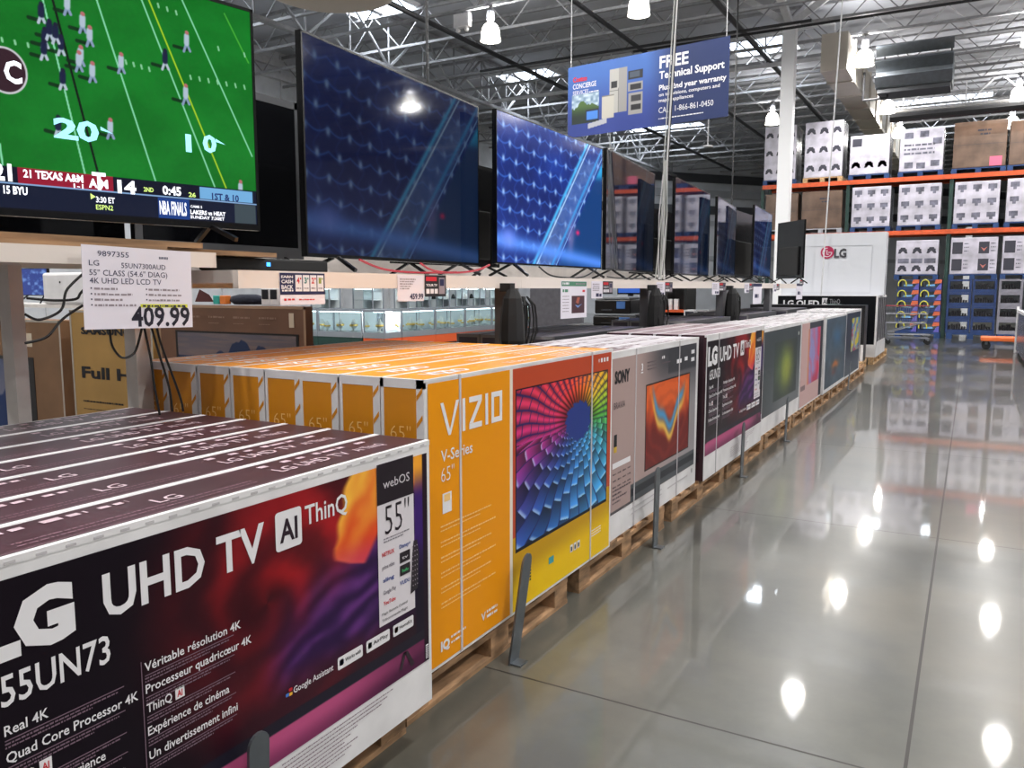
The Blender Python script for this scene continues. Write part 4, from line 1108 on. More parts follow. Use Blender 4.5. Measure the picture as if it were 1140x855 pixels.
def game_text(t, x0, z0, wd, ht):
    b = MB(); 
    def O(px, py):
        s, v = g_uv(px, py); return Vector((x0 + s * wd, -.0005, z0 + v * ht))
    def T_(tx, p, q, cap, bold=1, m=0):
        a_ = O(*p); c_ = O(*q); put_text(b, tx, a_, UX, UZ, cap, max(.01, c_.x - a_.x), bold, m)
    T_('21', (-8, 199), (14, 202), .050, 4); T_('21 TEXAS A&M', (26, 197), (93, 205), .024, 3); T_('1-1', (82, 209), (93, 210), .014, 2)
    T_('14', (131, 214), (152, 217), .042, 4); T_('2ND', (160, 213), (171, 214), .015, 2, 2); T_('0:45', (181, 216), (202, 219), .030, 3); T_('26', (210, 219), (218, 220), .016, 2, 2)
    T_('1ST & 10', (236, 222), (266, 225), .024, 3, 1)
    T_('15 BYU', (4, 215), (31, 217), .024, 3); T_('3:30 ET', (107, 225), (128, 227), .019, 2); T_('ESPN2', (107, 233), (126, 234), .016, 1, 2)
    T_('NBA FINALS', (178, 238), (208, 238), .046, 2); T_('GAME 5', (212, 231), (225, 232), .009, 1); T_('LAKERS vs HEAT', (212, 238), (251, 240), .015, 3); T_('SUNDAY 7:30ET', (212, 243), (250, 245), .011, 2)
    a_ = O(101, 222); b.poly([a_, a_ + UX * .016 + UZ * .010, a_ + UZ * .020], 2)
    put_text(b, 'T', O(103, 210), UX, UZ, .055, .045, 3); put_text(b, 'A', O(99, 208), UX, UZ, .028, .028, 4); put_text(b, 'M', O(111, 209), UX, UZ, .028, .028, 4)
    for tx, p, cap, ww in (('2', (60, 152), .062, .075), ('0', (86, 155), .062, .07), ('1', (207, 168), .060, .022), ('0', (226, 168), .060, .055)): put_text(b, tx, O(*p), UX, UZ, cap, ww, 3, 3)
    for p in ((112, 145), (240, 158)): a_ = O(*p); b.poly([a_, a_ + UX * .04 - UZ * .006, a_ + UZ * .012], 3)
    put_text(b, 'C', O(5, 90), UX, UZ, .065, .05, 3)
    E_ = lambda n_, c_: mat(n_, c_, .4, emit=.85)
    b.build('broadcast_lettering', [E_('px_white', (232, 236, 245)), E_('px_navy', (20, 40, 90)), E_('px_lime', (190, 220, 120)), E_('px_mint', (150, 220, 240))], t)
tv('television showing a green football game, nearest the camera', P1 - u1 * W1, a1, W1, H1, football, SCR_F, None, 640, 360, shelf=z0 + .085, bez=.012, lettering=game_text)
# wooden boards stacked under it
w0 = z0 + .045
RAWW = mat('raw_board', (150, 116, 84), .7, var=.2, scale=5, stretch=(6, .6, 6))
for k, (ya, yb, xa, xb, zz, th, lb) in enumerate(((.4, 1.93, -2.95, -2.5, w0, .02, 'long raw wooden board lying on the nearer white shelf'), (1.2, 2.1, -2.93, -2.52, w0 + .02, .02, 'second wooden board stacked under the football television'), (1.86, 2.5, -2.75, -2.55, w0 + .0, .018, 'short wooden board jutting past the end of the nearer shelf'))):
    if k == 2: ya = 1.94; zz = w0
    zz += .001 * (k + 1)
    tag(MB().box(xa, xb, ya, yb, zz, zz + th).build('wooden_board', RAWW), lb, 'board')
# the row of blue-lit televisions
def at_x(px, py, x): return onx(px, py, x)
p = at_x(342, 285.5, -2.60); tv('largest television with a dim blue garland picture', p, R(94.3), 1.665, .975, lambda S, T: garland(S, T, .62), SCR_D, GB, 340, 200)
p = at_x(553, 293.5, -2.60); tv('vivid blue television with a bright ladder picture', p, R(90), 1.645, .94, lambda S, T: garland(S, T), SCR_V, GB, 300, 180, bez=.007)
p = at_x(674, 300.5, -2.60); tv('darkened television right after the vivid blue one', p, R(96.3), 1.645, .965, lambda S, T: garland(S, T, .38), SCR_X, GB)
p = at_x(750, 305.5, -2.60); tv('dim television just right of the ceiling cable bundle', p, R(94), 1.62, .95, lambda S, T: garland(S, T, .5), SCR_X, GB)
p = at_x(797, 306.5, -2.60); tv('sixth television along the shelf, showing pale reflections', p, R(96), 1.45, .90, lambda S, T: garland(S, T, .5), SCR_X, GB, 120, 70)
p = at_x(838, 307.5, -2.60); tv('seventh television along the shelf with a red streak', p, R(94), 1.62, .95, lambda S, T: garland(S, T, .7), SCR_D, GB, 120, 70)
# a yellow tag on the third one
# black televisions standing back to back behind them
def back_tv(label, pl, ang, wd, ht):
    u = Vector((math.cos(ang), math.sin(ang), 0))
    # seen from behind: lower left corner for its own viewer is the far end
    return tv(label, Vector(pl) + u * 0, ang, wd, ht, None, None, 'black televisions facing the other side')
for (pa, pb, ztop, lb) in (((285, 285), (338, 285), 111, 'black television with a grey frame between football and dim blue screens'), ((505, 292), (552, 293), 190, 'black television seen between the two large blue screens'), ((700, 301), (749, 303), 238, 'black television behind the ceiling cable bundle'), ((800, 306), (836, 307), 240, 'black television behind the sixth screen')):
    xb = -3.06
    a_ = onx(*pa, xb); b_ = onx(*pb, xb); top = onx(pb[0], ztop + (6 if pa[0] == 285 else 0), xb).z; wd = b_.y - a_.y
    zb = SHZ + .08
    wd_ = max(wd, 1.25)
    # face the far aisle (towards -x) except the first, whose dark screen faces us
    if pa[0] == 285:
        q = Vector((xb, b_.y - .98, zb)); tt = tv(lb, q, R(90), .98, top - zb, lambda S, T: np.ones(S.shape + (3,)) * col((10, 11, 15)) + (T > .60)[..., None] * 6.0, print_mat('unlit_screen', .15), 'black televisions facing the other side', 20, 20, bez=.035, bm=mat('bezel_grey', (92, 94, 98), .4))  # lighter upper band is a reflection put into the dark screen's colour
    else:
        q = Vector((xb, b_.y, zb)); tv(lb, q, R(-90), wd_, top - zb, None, None, 'black televisions facing the other side')
tv('black television standing behind the football television', Vector((-3.20, .86, z0 + .12)), R(90), 1.40, .74, None, None, 'black televisions facing the other side', shelf=z0 + .046)
# the last television, seen from behind
pr = dep(895, 309, 12.9); plft = dep(866, 306, 13.7); u = (plft - pr); u.z = 0
tv('black television seen from behind at the far end of the shelf', (pr.x, pr.y, SHZ + .09), math.atan2(u.y, u.x), u.length, onx(895, 243, pr.x).z - SHZ - .09, None, None, None)

# soundbar under the boards
t = thing('soundbar', 'black soundbar with a small blue light on the white shelf', 'soundbar', (-2.66, 2.28, SHZ + .001))
MB().box(-.05, .05, -.05, .60, 0, .055).build('body', BLACKM, t, bevel=.01)
MB().box(.05, .052, .22, .24, .022, .038).build('status_light', mat('led_blue', (60, 150, 255), .4, emit=3), t)

# cables on the shelf and bundles on the posts
def cable(label, pts, r=.005, m=None, cat='cable', n=5):
    P = [Vector(p) for p in pts]; out = []
    for i in range(len(P) - 1):
        a = P[max(0, i - 1)]; b = P[i]; c = P[i + 1]; d = P[min(len(P) - 1, i + 2)]
        for k in range(8):
            t = k / 8; out.append(.5 * ((2 * b) + (c - a) * t + (2 * a - 5 * b + 4 * c - d) * t * t + (3 * b - a - 3 * c + d) * t ** 3))
    out.append(P[-1])
    return tag(MB().path(out, r, n).build('power_cable', m or CABLE), label, cat)
REDC = mat('red_cable', (176, 36, 52), .4)
X = lambda px, py, x=-2.53: onx(px, py, x)
cable('red cable drooping under the largest television', [X(400, 289), X(425, 299), X(455, 303), X(490, 303.5), X(508, 303)], .006, REDC)
cable('second red cable crossing behind the television foot', [X(468, 293, -2.5), X(482, 301, -2.5), X(506, 303.5, -2.5), X(530, 301, -2.5), X(545, 295, -2.5)], .006, REDC)
cable('black cable trailing beside the vivid blue television', [X(600, 297), X(612, 306), X(630, 309), X(650, 308), X(664, 300)], .006)
cable('thin black cable on the shelf before the third screen', [X(676, 308, -2.47), X(690, 309.5, -2.47), X(712, 310, -2.47), X(728, 309, -2.47)], .005)
# cable bundle falling from the roof to the shelf
a_ = onx(733, 306, -2.52); top = ony(753, -2, 7.05)
t = thing('cable_drop', 'bundle of black and white cables falling from the roof to the shelf', 'cable bundle', (a_.x, a_.y, SHZ))
tp = top - Vector((a_.x, a_.y, SHZ)); k_ = (9.7 - SHZ) / tp.z; tp = tp * k_
rn = random.Random(5)
MB().tube((.0, .04, .03), tp, .017, 6, r2=.02).build('black_conduit', BLACKM, t)
GC = mat('pale_cable', (188, 190, 186), .5)
for q in range(9):
    o1 = Vector((rn.uniform(-.02, .05), rn.uniform(-.07, .05), .012)); o2 = Vector((rn.uniform(-.012, .02), rn.uniform(-.03, .0), 0)) + tp * .13; o3 = tp + Vector((.01, -.025, 0)) * (1 if q < 4 else 1.4)
    mid = (o1 * .45 + o2 * .55) + Vector((rn.uniform(-.02, .02), rn.uniform(-.03, .03), 0))
    b = MB().path([o1 + Vector((.0, rn.uniform(-.06, .06), 0)), o1 + UZ * .05, mid, o2, o3] if q < 3 else [o1, mid, o2], .0055, 5); b.build('pale_cable', GC if q % 3 else WHITE, t)
# black cable bundles hanging on the posts
def post_bundle(label, y, w_, x=-2.38):
    t = thing('cable_bundle', label, 'cable bundle', (x, y, 0))
    rn = random.Random(int(y * 7))
    MB().lathe((0, -.09, 0), [(0, 1.0), (.05, 1.01), (w_ * .6, 1.15), (w_ * .55, 1.3), (w_ * .45, 1.4), (.03, 1.46), (0, 1.46)], 9).build('wrapped_cables', BLACKM, t)
    MB().box(-.0695, .0, -.12, -.06, 1.44, 1.49).build('cable_tie', BLACKM, t)
    for q in range(7):
        y0 = rn.uniform(-w_, w_ * .8); a = [Vector((rn.uniform(0, .03), rn.uniform(-.05, .05) - .05, 1.46)), Vector((.05, y0, 1.36)), Vector((.05, y0 * 1.3, 1.2)), Vector((.03, y0 * .7 - .04, 1.0))]
        MB().path([a[0].lerp(a[1], .5), a[1], a[1].lerp(a[2], .5) + UY * .01, a[2], a[3]], .006, 5).build('loose_cable', CABLE, t)
post_bundle('black cable bundle on the grey post above the orange cartons', 4.30, .13)
post_bundle('black cable bundle on the second grey post of the shelf', 6.82, .12)
post_bundle('black cable bundle on the third grey post of the shelf', 9.40, .14)
# loops of cable at the left by the price sheet
LX = -2.50
for k, (pts, lb) in enumerate((([(98, 300), (75, 322), (68, 345), (44, 356), (28, 350)], 'black cable looping left of the price sheet'), ([(99, 316), (90, 326), (84, 333), (60, 334.5), (30, 332)], 'second black cable looping left of the price sheet'), ([(92, 340), (70, 355), (52, 375), (28, 382)], 'lowest black cable slanting toward the left post'),
    ([(122, 365), (125, 385), (136, 398), (150, 392), (158, 365)], 'black cable loop under the price sheet'), ([(160, 362), (168, 400), (172, 430), (178, 462)], 'straight black cable falling beside the white post'), ([(168, 362), (176, 390), (188, 430), (192, 458)], 'second straight black cable right of the white post'), ([(174, 362), (180, 385), (200, 440), (204, 458)], 'third black cable beside the white post'))):
    cable(lb, [onx(x, y, LX + .06) for x, y in pts], .0042)

# ---------------------------------------------------------------- price sheets on the rails
SHEET = mat('paper_sheet', (232, 228, 238), .5)
YEL = mat('highlighter', (224, 228, 60), .5)
NAVY = mat('navy_ink', (20, 26, 74), .5)
GRN = mat('green_ink', (70, 128, 100), .5)
def sheet(label, x, tl, br, name='price_sheet', mats=None, draw=None, tilt=0, cat='price sheet', th=.002):
    a = onx(*tl, x); b = onx(*br, x); w_ = b.y - a.y; h = a.z - b.z
    t = thing(name, label, cat, (x, a.y, b.z)); t.rotation_euler = (tilt, 0, 0)
    MB().box(-th, 0, 0, w_, 0, h).build('paper', SHEET, t)
    if draw:
        m = MB(); draw(m, w_, h, lambda s, v: Vector((.0008, s * w_, v * h))); m.build('lettering', mats or [NAVY, INKG, YEL, RED, INKW, mat('price_ink', (18, 18, 40), .5)], t)
    return t
def big(m, w_, h, O):
    put_text(m, '9897355', O(.13, .875), UY, UZ, .0165, .27 * w_, 0)
    for q in range(7): m.quad(O(.68 + q * .013, .88), O(.687 + q * .013, .88), O(.687 + q * .013, .91), O(.68 + q * .013, .91), 0)
    put_text(m, 'LG', O(.055, .76), UY, UZ, .0165, .085 * w_, 0); put_text(m, '55UN7300AUD', O(.33, .745), UY, UZ, .0165, .41 * w_, 0)
    put_text(m, '55" CLASS (54.6" DIAG)', O(.055, .645), UY, UZ, .0175, .70 * w_, 0); put_text(m, '4K UHD LED LCD TV', O(.055, .55), UY, UZ, .0175, .64 * w_, 0)
    for q in range(4):
        v = .475 - q * .066
        m.quad(O(.06, v + .008), O(.072, v + .008), O(.072, v + .025), O(.06, v + .025), 0); blocktext(m, O(.09, v), UY, UZ, (.2, .33, .24, .36)[q] * w_, .007, 1, q)
        if q < 3: m.quad(O(.545, v + .008), O(.557, v + .008), O(.557, v + .025), O(.545, v + .025), 0); blocktext(m, O(.57, v), UY, UZ, (.30, .32, .3)[q] * w_, .007, 1, q + 5)
    m.quad(O(.49, .262), O(.95, .262), O(.95, .305), O(.49, .305), 2); blocktext(m, O(.51, .27) + UX * .0004, UY, UZ, .42 * w_, .007, 0, 11)
    put_text(m, '409.99', O(.405, .03), UY, UZ, .064, .565 * w_, 2, 5)
a_ = onx(88.4, 271.6, -2.40)
s = sheet('large white price sheet reading 409.99 hung from the nearer shelf', -2.40, (88.4, 271.6), (214.5, 361.5), draw=big, name='price_sheet')
s.rotation_euler = (R(-1.2), 0, 0)
MB().box(-.05, -.002, .12, .16, .2, .235).build('sheet_clip', WHITE, s)
def small1(m, w_, h, O):
    for q in range(5): blocktext(m, O(.08, .82 - q * .09), UY, UZ, (.6 - .06 * q) * w_, .006, 1, q)
    put_text(m, '459.99', O(.45, .08), UY, UZ, .028, .52 * w_, 3)
FX = SHX + .004
sheet('white price sheet reading 459.99 on the rail below the largest television', FX, (442.5, 306), (472, 335), draw=small1)
BLKC = mat('card_black', (30, 26, 32), .45)
def card(m, w_, h, O):
    m.quad(O(0, 0), O(1, 0), O(1, 1), O(0, 1), 5); e = UX * .0005
    m.quad(O(.06, .72) + e, O(.55, .72) + e, O(.55, .92) + e, O(.06, .92) + e, 3); put_text(m, 'YOUR TV', O(.06, .48) + e, UY, UZ, .012, .52 * w_, 3, 4)
    for q in range(3): m.quad(O(.07 + q * .19, .14) + e, O(.22 + q * .19, .14) + e, O(.22 + q * .19, .36) + e, O(.07 + q * .19, .36) + e, 4)
    m.quad(O(.66, .12) + e, O(.94, .12) + e, O(.94, .88) + e, O(.66, .88) + e, 1)
    m.quad(O(.69, .5) + 2 * e, O(.90, .5) + 2 * e, O(.90, .82) + 2 * e, O(.69, .82) + 2 * e, 0)
CM = [NAVY, INKG, YEL, RED, INKW, BLKC]
sheet('black and red promotional card beside the 459.99 sheet', FX, (472.5, 306), (496.5, 330), 'promotional_card', CM, card, cat='card')
def greenp(m, w_, h, O):
    m.quad(O(.02, .86), O(.98, .86), O(.98, .985), O(.02, .985), 6); blocktext(m, O(.06, .90) + UX * .0004, UY, UZ, .25 * w_, .016, 4, 1)
    blocktext(m, O(.55, .905) + UX * .0004, UY, UZ, .38 * w_, .010, 1, 2)
    blocktext(m, O(.06, .70), UY, UZ, .22 * w_, .022, 6, 3); m.quad(O(.82, .70), O(.92, .70), O(.92, .76), O(.82, .76), 3)
    for q in range(6): blocktext(m, O(.06, .58 - q * .08), UY, UZ, .24 * w_, .006, 1, q)
    m.quad(O(.40, .13), O(.90, .13), O(.90, .60), O(.40, .60), 7); m.poly([O(.52, .36) + UX * .0005, O(.64, .27) + UX * .0005, O(.80, .38) + UX * .0005, O(.66, .33) + UX * .0005], 8); m.poly([O(.56, .42) + UX * .0005, O(.66, .38) + UX * .0005, O(.72, .55) + UX * .0005, O(.62, .56) + UX * .0005], 9)
sheet('tall white sheet with a green heading and a small dark picture', FX, (624.5, 312.5), (653, 353), 'information_sheet', CM + [GRN, mat('card_maroon', (70, 34, 46), .5), mat('card_blue', (110, 150, 210), .5), mat('card_rust', (176, 90, 70), .5)], greenp, cat='sheet')
def pair(x0, y0, x1, y1, la, lb_):
    xm = x0 + (x1 - x0) * .52
    def s_(m, w_, h, O):
        for q in range(4): blocktext(m, O(.1, .8 - q * .12), UY, UZ, .6 * w_, .008, 1, q)
        blocktext(m, O(.4, .1), UY, UZ, .5 * w_, .03, 0, 9)
    sheet(la, FX, (x0, y0), (xm, y1), draw=s_); sheet(lb_, FX, (xm + .3, y0), (x1, y0 + (y1 - y0) * .75), 'promotional_card', CM, card, cat='card')
pair(658.5, 313, 682, 332, 'small price sheet just right of the green-headed sheet', 'dark card just right of the green-headed sheet')
pair(731, 314, 748.5, 330, 'small price sheet under the ceiling cable bundle', 'dark card right of the ceiling cable bundle')
pair(793, 314.5, 807.5, 328, 'small price sheet under the sixth television', 'dark card under the sixth television')
pair(829, 315.5, 838.5, 326, 'small price sheet left of the tall blue and white card', 'dark card left of the tall blue and white card')
def bluec(m, w_, h, O):
    m.quad(O(0, .85), O(1, .85), O(1, 1), O(0, 1), 0); blocktext(m, O(.2, .3), UY, UZ, .5 * w_, .05, 0, 2)
sheet('tall blue and white card under the seventh television', FX, (838.8, 315.5), (847.5, 338), 'information_sheet', CM, bluec, cat='sheet')
pair(861, 316, 867.5, 325, 'tiny price sheet near the far end of the shelf rail', 'tiny dark card near the far end of the shelf rail')
sheet('small blue and white card at the far end of the shelf', FX, (887, 315.5), (893, 333), 'information_sheet', CM, bluec, cat='sheet')
sheet('last tiny dark card standing at the shelf\'s far end', FX, (890.5, 311.5), (894.5, 317), 'promotional_card', CM, card, cat='card')
def cash(m, w_, h, O):
    e = UX * .0005
    m.quad(O(0, .32), O(1, .32), O(1, 1), O(0, 1), 0)
    for q, tx in enumerate(('EARN', 'CASH', 'BACK')): put_text(m, tx, O(.03, (.84, .68, .50)[q]) + e, UY, UZ, (.010, .014, .016)[q], .25 * w_, 3, 4)
    blocktext(m, O(.04, .42) + e, UY, UZ, .24 * w_, .008, 4, 3)
    for q, (tx, c_) in enumerate((('4', 3), ('3', 6), ('2', 3), ('1', 7))):
        x = .33 + q * .165; m.quad(O(x, .42) + e, O(x + .145, .42) + e, O(x + .145, .94) + e, O(x, .94) + e, 4)
        put_text(m, tx, O(x + .03, .68) + 2 * e, UY, UZ, .024, .06 * w_, 3, c_); blocktext(m, O(x + .10, .80) + 2 * e, UY, UZ, .03 * w_, .008, c_, q)
        blocktext(m, O(x + .02, .5) + 2 * e, UY, UZ, .10 * w_, .006, 1, q)
    m.quad(O(.08, .13), O(.13, .13), O(.13, .2), O(.08, .2), 3); blocktext(m, O(.16, .14), UY, UZ, .15 * w_, .008, 3, 5); blocktext(m, O(.4, .14), UY, UZ, .35 * w_, .006, 3, 6)
sheet('blue and cream cash back card with four numbered panels', FX, (311, 303.5), (362, 338.5), 'cash_back_card', CM + [mat('teal_number', (50, 120, 120), .5), mat('olive_number', (150, 160, 70), .5)], cash, cat='card')

# ================================================================ BEHIND THE SHELF, LEFT
KRAFT = mat('kraft_brown', (124, 92, 66), .6, var=.08, scale=3)
GOLD = mat('gold_card', (164, 128, 72), .55, var=.06, scale=3)
def art_rock(S, T):
    sh = S.shape + (3,); A = mixc(np.ones(sh) * col((120, 104, 104)), np.ones(sh) * col((98, 94, 104)), T)
    A = mixc(A, np.ones(sh) * col((150, 122, 106)), np.clip(NZ.fbm(S * 6, T * 18) - .4, 0, 1) * 1.4)
    rk = .04 + .62 * np.exp(-((S - .55) / .09) ** 4) * (.85 + .3 * NZ(S * 50, T * 0)) + .45 * np.exp(-((S - .72) / .06) ** 4) * (.8 + .4 * NZ(S * 40, T * 0)) + .22 * np.exp(-((S - .38) / .05) ** 2)
    A = mixc(A, np.ones(sh) * col((46, 56, 84)), ss(.03, 0, T - rk * .8 - .30)); return A
def face_box(name, label, y, px0, px1, ptop, depth, body, draw=None, cat='carton', z0=.14, edge=None):
    """a carton whose wide side faces the camera along -y"""
    a = ony(px0, ptop, y); b = ony(px1, ptop, y); w_ = b.x - a.x; h = a.z - z0
    t = thing(name, label, cat, (a.x, y, z0))
    MB().box(0, w_, 0, depth, 0, h).build('carton_body', body, t)
    if edge:
        e = MB(); 
        for x0, x1 in ((0, .018), (w_ - .018, w_)): e.box(x0, x1, -.003, -.0005, 0, h)
        e.box(0, w_, -.003, -.0005, h - .018, h); e.build('edge_trim', edge, t)
    if draw: draw(t, w_, h)
    return t
PLL = []
def under(x0, x1, y0, lb):
    n = max(1, round((x1 - x0) / 1.3)); 
    for k in range(n): dup(P0, (x0 + (x1 - x0) * (k + 1) / n - .05, y0, 0), lb + (' (near half)' if k else ''))
def d_c(t, w_, h):
    picture('printed_front', (w_ * .14, -.004, h * .645), UX, UZ, w_ * .80, h * .20, 200, 50, art_rock, INK, t)
    b = MB(); 
    b.box(w_ * .125, w_ * .955, -.0035, -.001, h * .20, h * .855)
    b.build('picture_frame', mat('frame_dark', (28, 24, 26), .4), t)
    b = MB()
    for q in range(4): blocktext(b, (w_ * (.2 + .17 * q), -.004, h * .93), UX, UZ, w_ * .11, .014, 0, q); blocktext(b, (w_ * (.2 + .17 * q), -.004, h * .90), UX, UZ, w_ * .07, .006, 0, q + 9)
    b.quad((w_ * .90, -.004, h * .89), (w_ * .93, -.004, h * .89), (w_ * .93, -.004, h * .965), (w_ * .90, -.004, h * .965), 1)
    b.build('lettering', [mat('dull_ink', (140, 112, 96), .5), mat('label_cream', (206, 190, 170), .5)], t)
face_box('television_carton', 'wide brown carton with a mountain picture under the white shelf', 3.75, 176, 340, 339, .06, mat('carton_brown', (108, 76, 58), .55, var=.1, scale=3), d_c, edge=mat('trim_tan', (158, 128, 104), .5))
def d_b(t, w_, h):
    b = MB(); put_text(b, 'SAMSUNG', (w_ * .14, -.003, ony(115, 372.5, 3.72).z - .14), UX, UZ, .05, w_ * .62, 4); put_text(b, 'Full HD', (w_ * .12, -.003, h * .56), UX, UZ, .085, w_ * 1.02 * .8, 3)
    blocktext(b, (w_ * .12, -.003, h * .40), UX, UZ, w_ * .5, .012, 0, 1); blocktext(b, (w_ * .12, -.003, h * .35), UX, UZ, w_ * .7, .006, 0, 2); b.quad((w_ * .12, -.003, h * .2), (w_ * .6, -.003, h * .2), (w_ * .6, -.003, h * .27), (w_ * .12, -.003, h * .27), 1)
    b.build('lettering', [INKK, mat('navy_ink'), ], t)
face_box('television_carton', 'tall gold carton with black lettering beside the white post', 3.72, 77, 168, 345, .18, GOLD, d_b, edge=mat('trim_grey', (170, 162, 152), .5))
def art_mt(S, T):
    sh = S.shape + (3,); A = mixc(np.ones(sh) * col((150, 140, 150)), np.ones(sh) * col((86, 92, 118)), T)
    rk = .55 + .12 * np.sin(S * 7 + 1) + .06 * NZ(S * 30, T * 0); return mixc(A, np.ones(sh) * col((38, 54, 96)), ss(.02, 0, T - rk))
def d_a(t, w_, h):
    b = MB().box(w_ * .05, w_ * .82, -.004, -.001, .06, h * .72); b.build('picture_frame', mat('frame_dark'), t)
    picture('printed_front', (w_ * .08, -.0045, .08), UX, UZ, w_ * .70, h * .62, 80, 60, art_mt, INK, t)
    b = MB().quad((w_ * .70, -.004, h * .80), (w_ * .82, -.004, h * .80), (w_ * .82, -.004, h * .90), (w_ * .70, -.004, h * .90), 0); b.build('label', mat('label_cream'), t)
face_box('television_carton', 'brown carton with a blue mountain picture at the left edge', 3.70, -90, 66, 352, .18, KRAFT, d_a, edge=mat('trim_grey'))
for k, (x, lb) in enumerate(((-3.72, 'under the wide brown carton with a mountain picture'), (-4.99, 'under the tall gold carton'), (-6.26, 'under the brown carton at the left edge'))):
    q = dup(P0, (x + .0, 3.70, 0), 'wooden pallet hidden ' + lb, rotz=R(0))
    q.rotation_euler = (0, 0, R(-90)); q.location = (x - 1.24, 3.62 + .0, 0)
    q.rotation_euler = (0, 0, R(-90))
# things standing on the wide brown carton and beside it
zt = ony(250, 339, 3.75).z
def obj_at(px0, px1, py, y, hgt, fn): pass
def small_box(name, label, cat, y, px0, px1, pt, pb, m, depth=.12, draw=None, base=None):
    a = ony(px0, pb, y); b = ony(px1, pt, y); z = base if base is not None else a.z
    o = MB().box(0, b.x - a.x, 0, depth, 0, b.z - z).build(name, m, None, bevel=.004); o.location = (a.x, y, z); tag(o, label, cat)
    if draw: m2 = MB(); draw(m2, b.x - a.x, b.z - z); m2.build('label', [INKK, RED, WHITE], o)
    return o
yb = 3.78
o = MB().lathe((0, 0, 0), [(0, 0), (.10, 0), (.13, .03), (.12, .07), (.06, .09), (0, .09)], 12).build('folded_cloth', mat('navy_cloth', (24, 28, 44), .9, bump=.6, scale=30), smooth=True)
p = ony(276, 333, yb + .07); o.location = (p.x, yb + .07, zt); o.scale = (1.15, .6, .75); tag(o, 'dark navy folded cloth lying on the wide brown carton', 'cloth')
for k, (a, b, lb) in enumerate(((291, 299.5, 'small white and black box on the brown carton, nearer the cloth'), (300.5, 309, 'small white and black box on the brown carton, beside the cash back card'))):
    small_box('small_box', lb, 'box', yb, a, b, 321, 336, WHITE, .08, lambda m2, w_, h: m2.quad((w_ * .1, -.003, h * .35), (w_ * .9, -.003, h * .35), (w_ * .9, -.003, h * .92), (w_ * .1, -.003, h * .92), 0), zt)
for k, (px, c, lb) in enumerate(((240, (60, 170, 160), 'small teal toy block on the brown carton'), (247.5, (230, 130, 60), 'small orange toy block on the brown carton'))):
    small_box('toy_block', lb, 'toy', yb, px - 3, px + 3, 329, 335, mat('toy%d' % k, c, .4), .05, None, zt)
tag(MB().poly([ony(x, y, yb + .02) for x, y in ((217, 336), (238, 336), (233, 328), (222, 322))]).poly([ony(x, y, yb + .06) for x, y in ((217, 336), (222, 322), (233, 328), (238, 336))]).build('crumpled_paper', mat('maroon_paper', (84, 40, 40), .7)), 'dark maroon crumpled wrapper on the brown carton', 'wrapper')
# things farther back at the left, on a white table
ty = 5.4
a = ony(-60, 337, ty); b = ony(215, 337, ty)
t = thing('side_table', 'white table far behind the price sheet carrying a small screen', 'table', ((a.x + b.x) / 2, ty + .3, 0)); hw = (b.x - a.x) / 2; tz = a.z
MB().box(-hw, hw, -.3, .3, tz - .04, tz).build('table_top', PAINTW, t)
for sx in (-1, 1):
    for sy in (-1, 1): MB().box(sx * hw - (.05 if sx > 0 else 0), sx * hw + (.05 if sx < 0 else 0), sy * .27 - .025, sy * .27 + .025, 0, tz - .04).build('leg', PAINTW, t)
a = ony(25, 329, ty + .2); b = ony(52, 298, ty + .2)
t = thing('small_monitor', 'small blue-lit screen standing far behind the left white post', 'monitor', ((a.x + b.x) / 2, ty + .2, tz)); w2 = (b.x - a.x) / 2
MB().box(-w2, w2, 0, .03, a.z - tz, b.z - tz).build('case', BEZ, t)
picture('screen', (-w2 + .01, -.002, a.z - tz + .01), UX, UZ, 2 * w2 - .02, b.z - a.z - .02, 40, 40, lambda S, T: mixc(np.ones(S.shape + (3,)) * col((30, 60, 150)), np.ones(S.shape + (3,)) * col((120, 160, 230)), ss(.5, .8, NZ.fbm(S * 7, T * 7))), SCR_F, t)
for s in (-1, 1): MB().bar((s * w2 * .6, .015, a.z - tz + .01), (s * w2 * .85, -.08, .008), .014).build('foot', BEZ, t)
a = ony(48, 334, ty); b = ony(92, 303, ty)
t = thing('white_appliance', 'white rounded appliance behind the looping cables', 'appliance', (a.x, ty, tz))
MB().box(0, b.x - a.x, 0, .3, 0, b.z - tz).build('body', WHITE, t, bevel=.03); MB().lathe(((b.x - a.x) * .45, -.002, (b.z - tz) * .7), [(0, 0), (.012, 0), (.012, -.004), (0, -.004)], 12, axis='y').build('button', BLACKM, t)
a = ony(-30, 262, ty + .8); b = ony(25, 236, ty + .8)
t = thing('small_television', 'small lit television seen under the football screen at the left edge', 'television', (a.x, ty + .8, 0))
MB().box(0, b.x - a.x, 0, .05, a.z - .45, b.z).build('case', BEZ, t)
picture('screen', (.02, -.003, a.z - .43), UX, UZ, b.x - a.x - .04, b.z - a.z + .38, 40, 40, lambda S, T: np.where((T > .86)[..., None] & (S > .4)[..., None], col((210, 214, 220)), mixc(np.ones(S.shape + (3,)) * col((20, 60, 110)), np.ones(S.shape + (3,)) * col((120, 170, 190)), ss(.45, .7, NZ.fbm(S * 12, T * 20)))), SCR_F, t)
MB().box((b.x - a.x) / 2 - .04, (b.x - a.x) / 2 + .04, .05, .13, 0, b.z - .1).build('stand_pole', BLACKM, t); MB().box(0.1, b.x - a.x - .1, -.1, .3, 0, .02).build('stand_base', BLACKM, t)

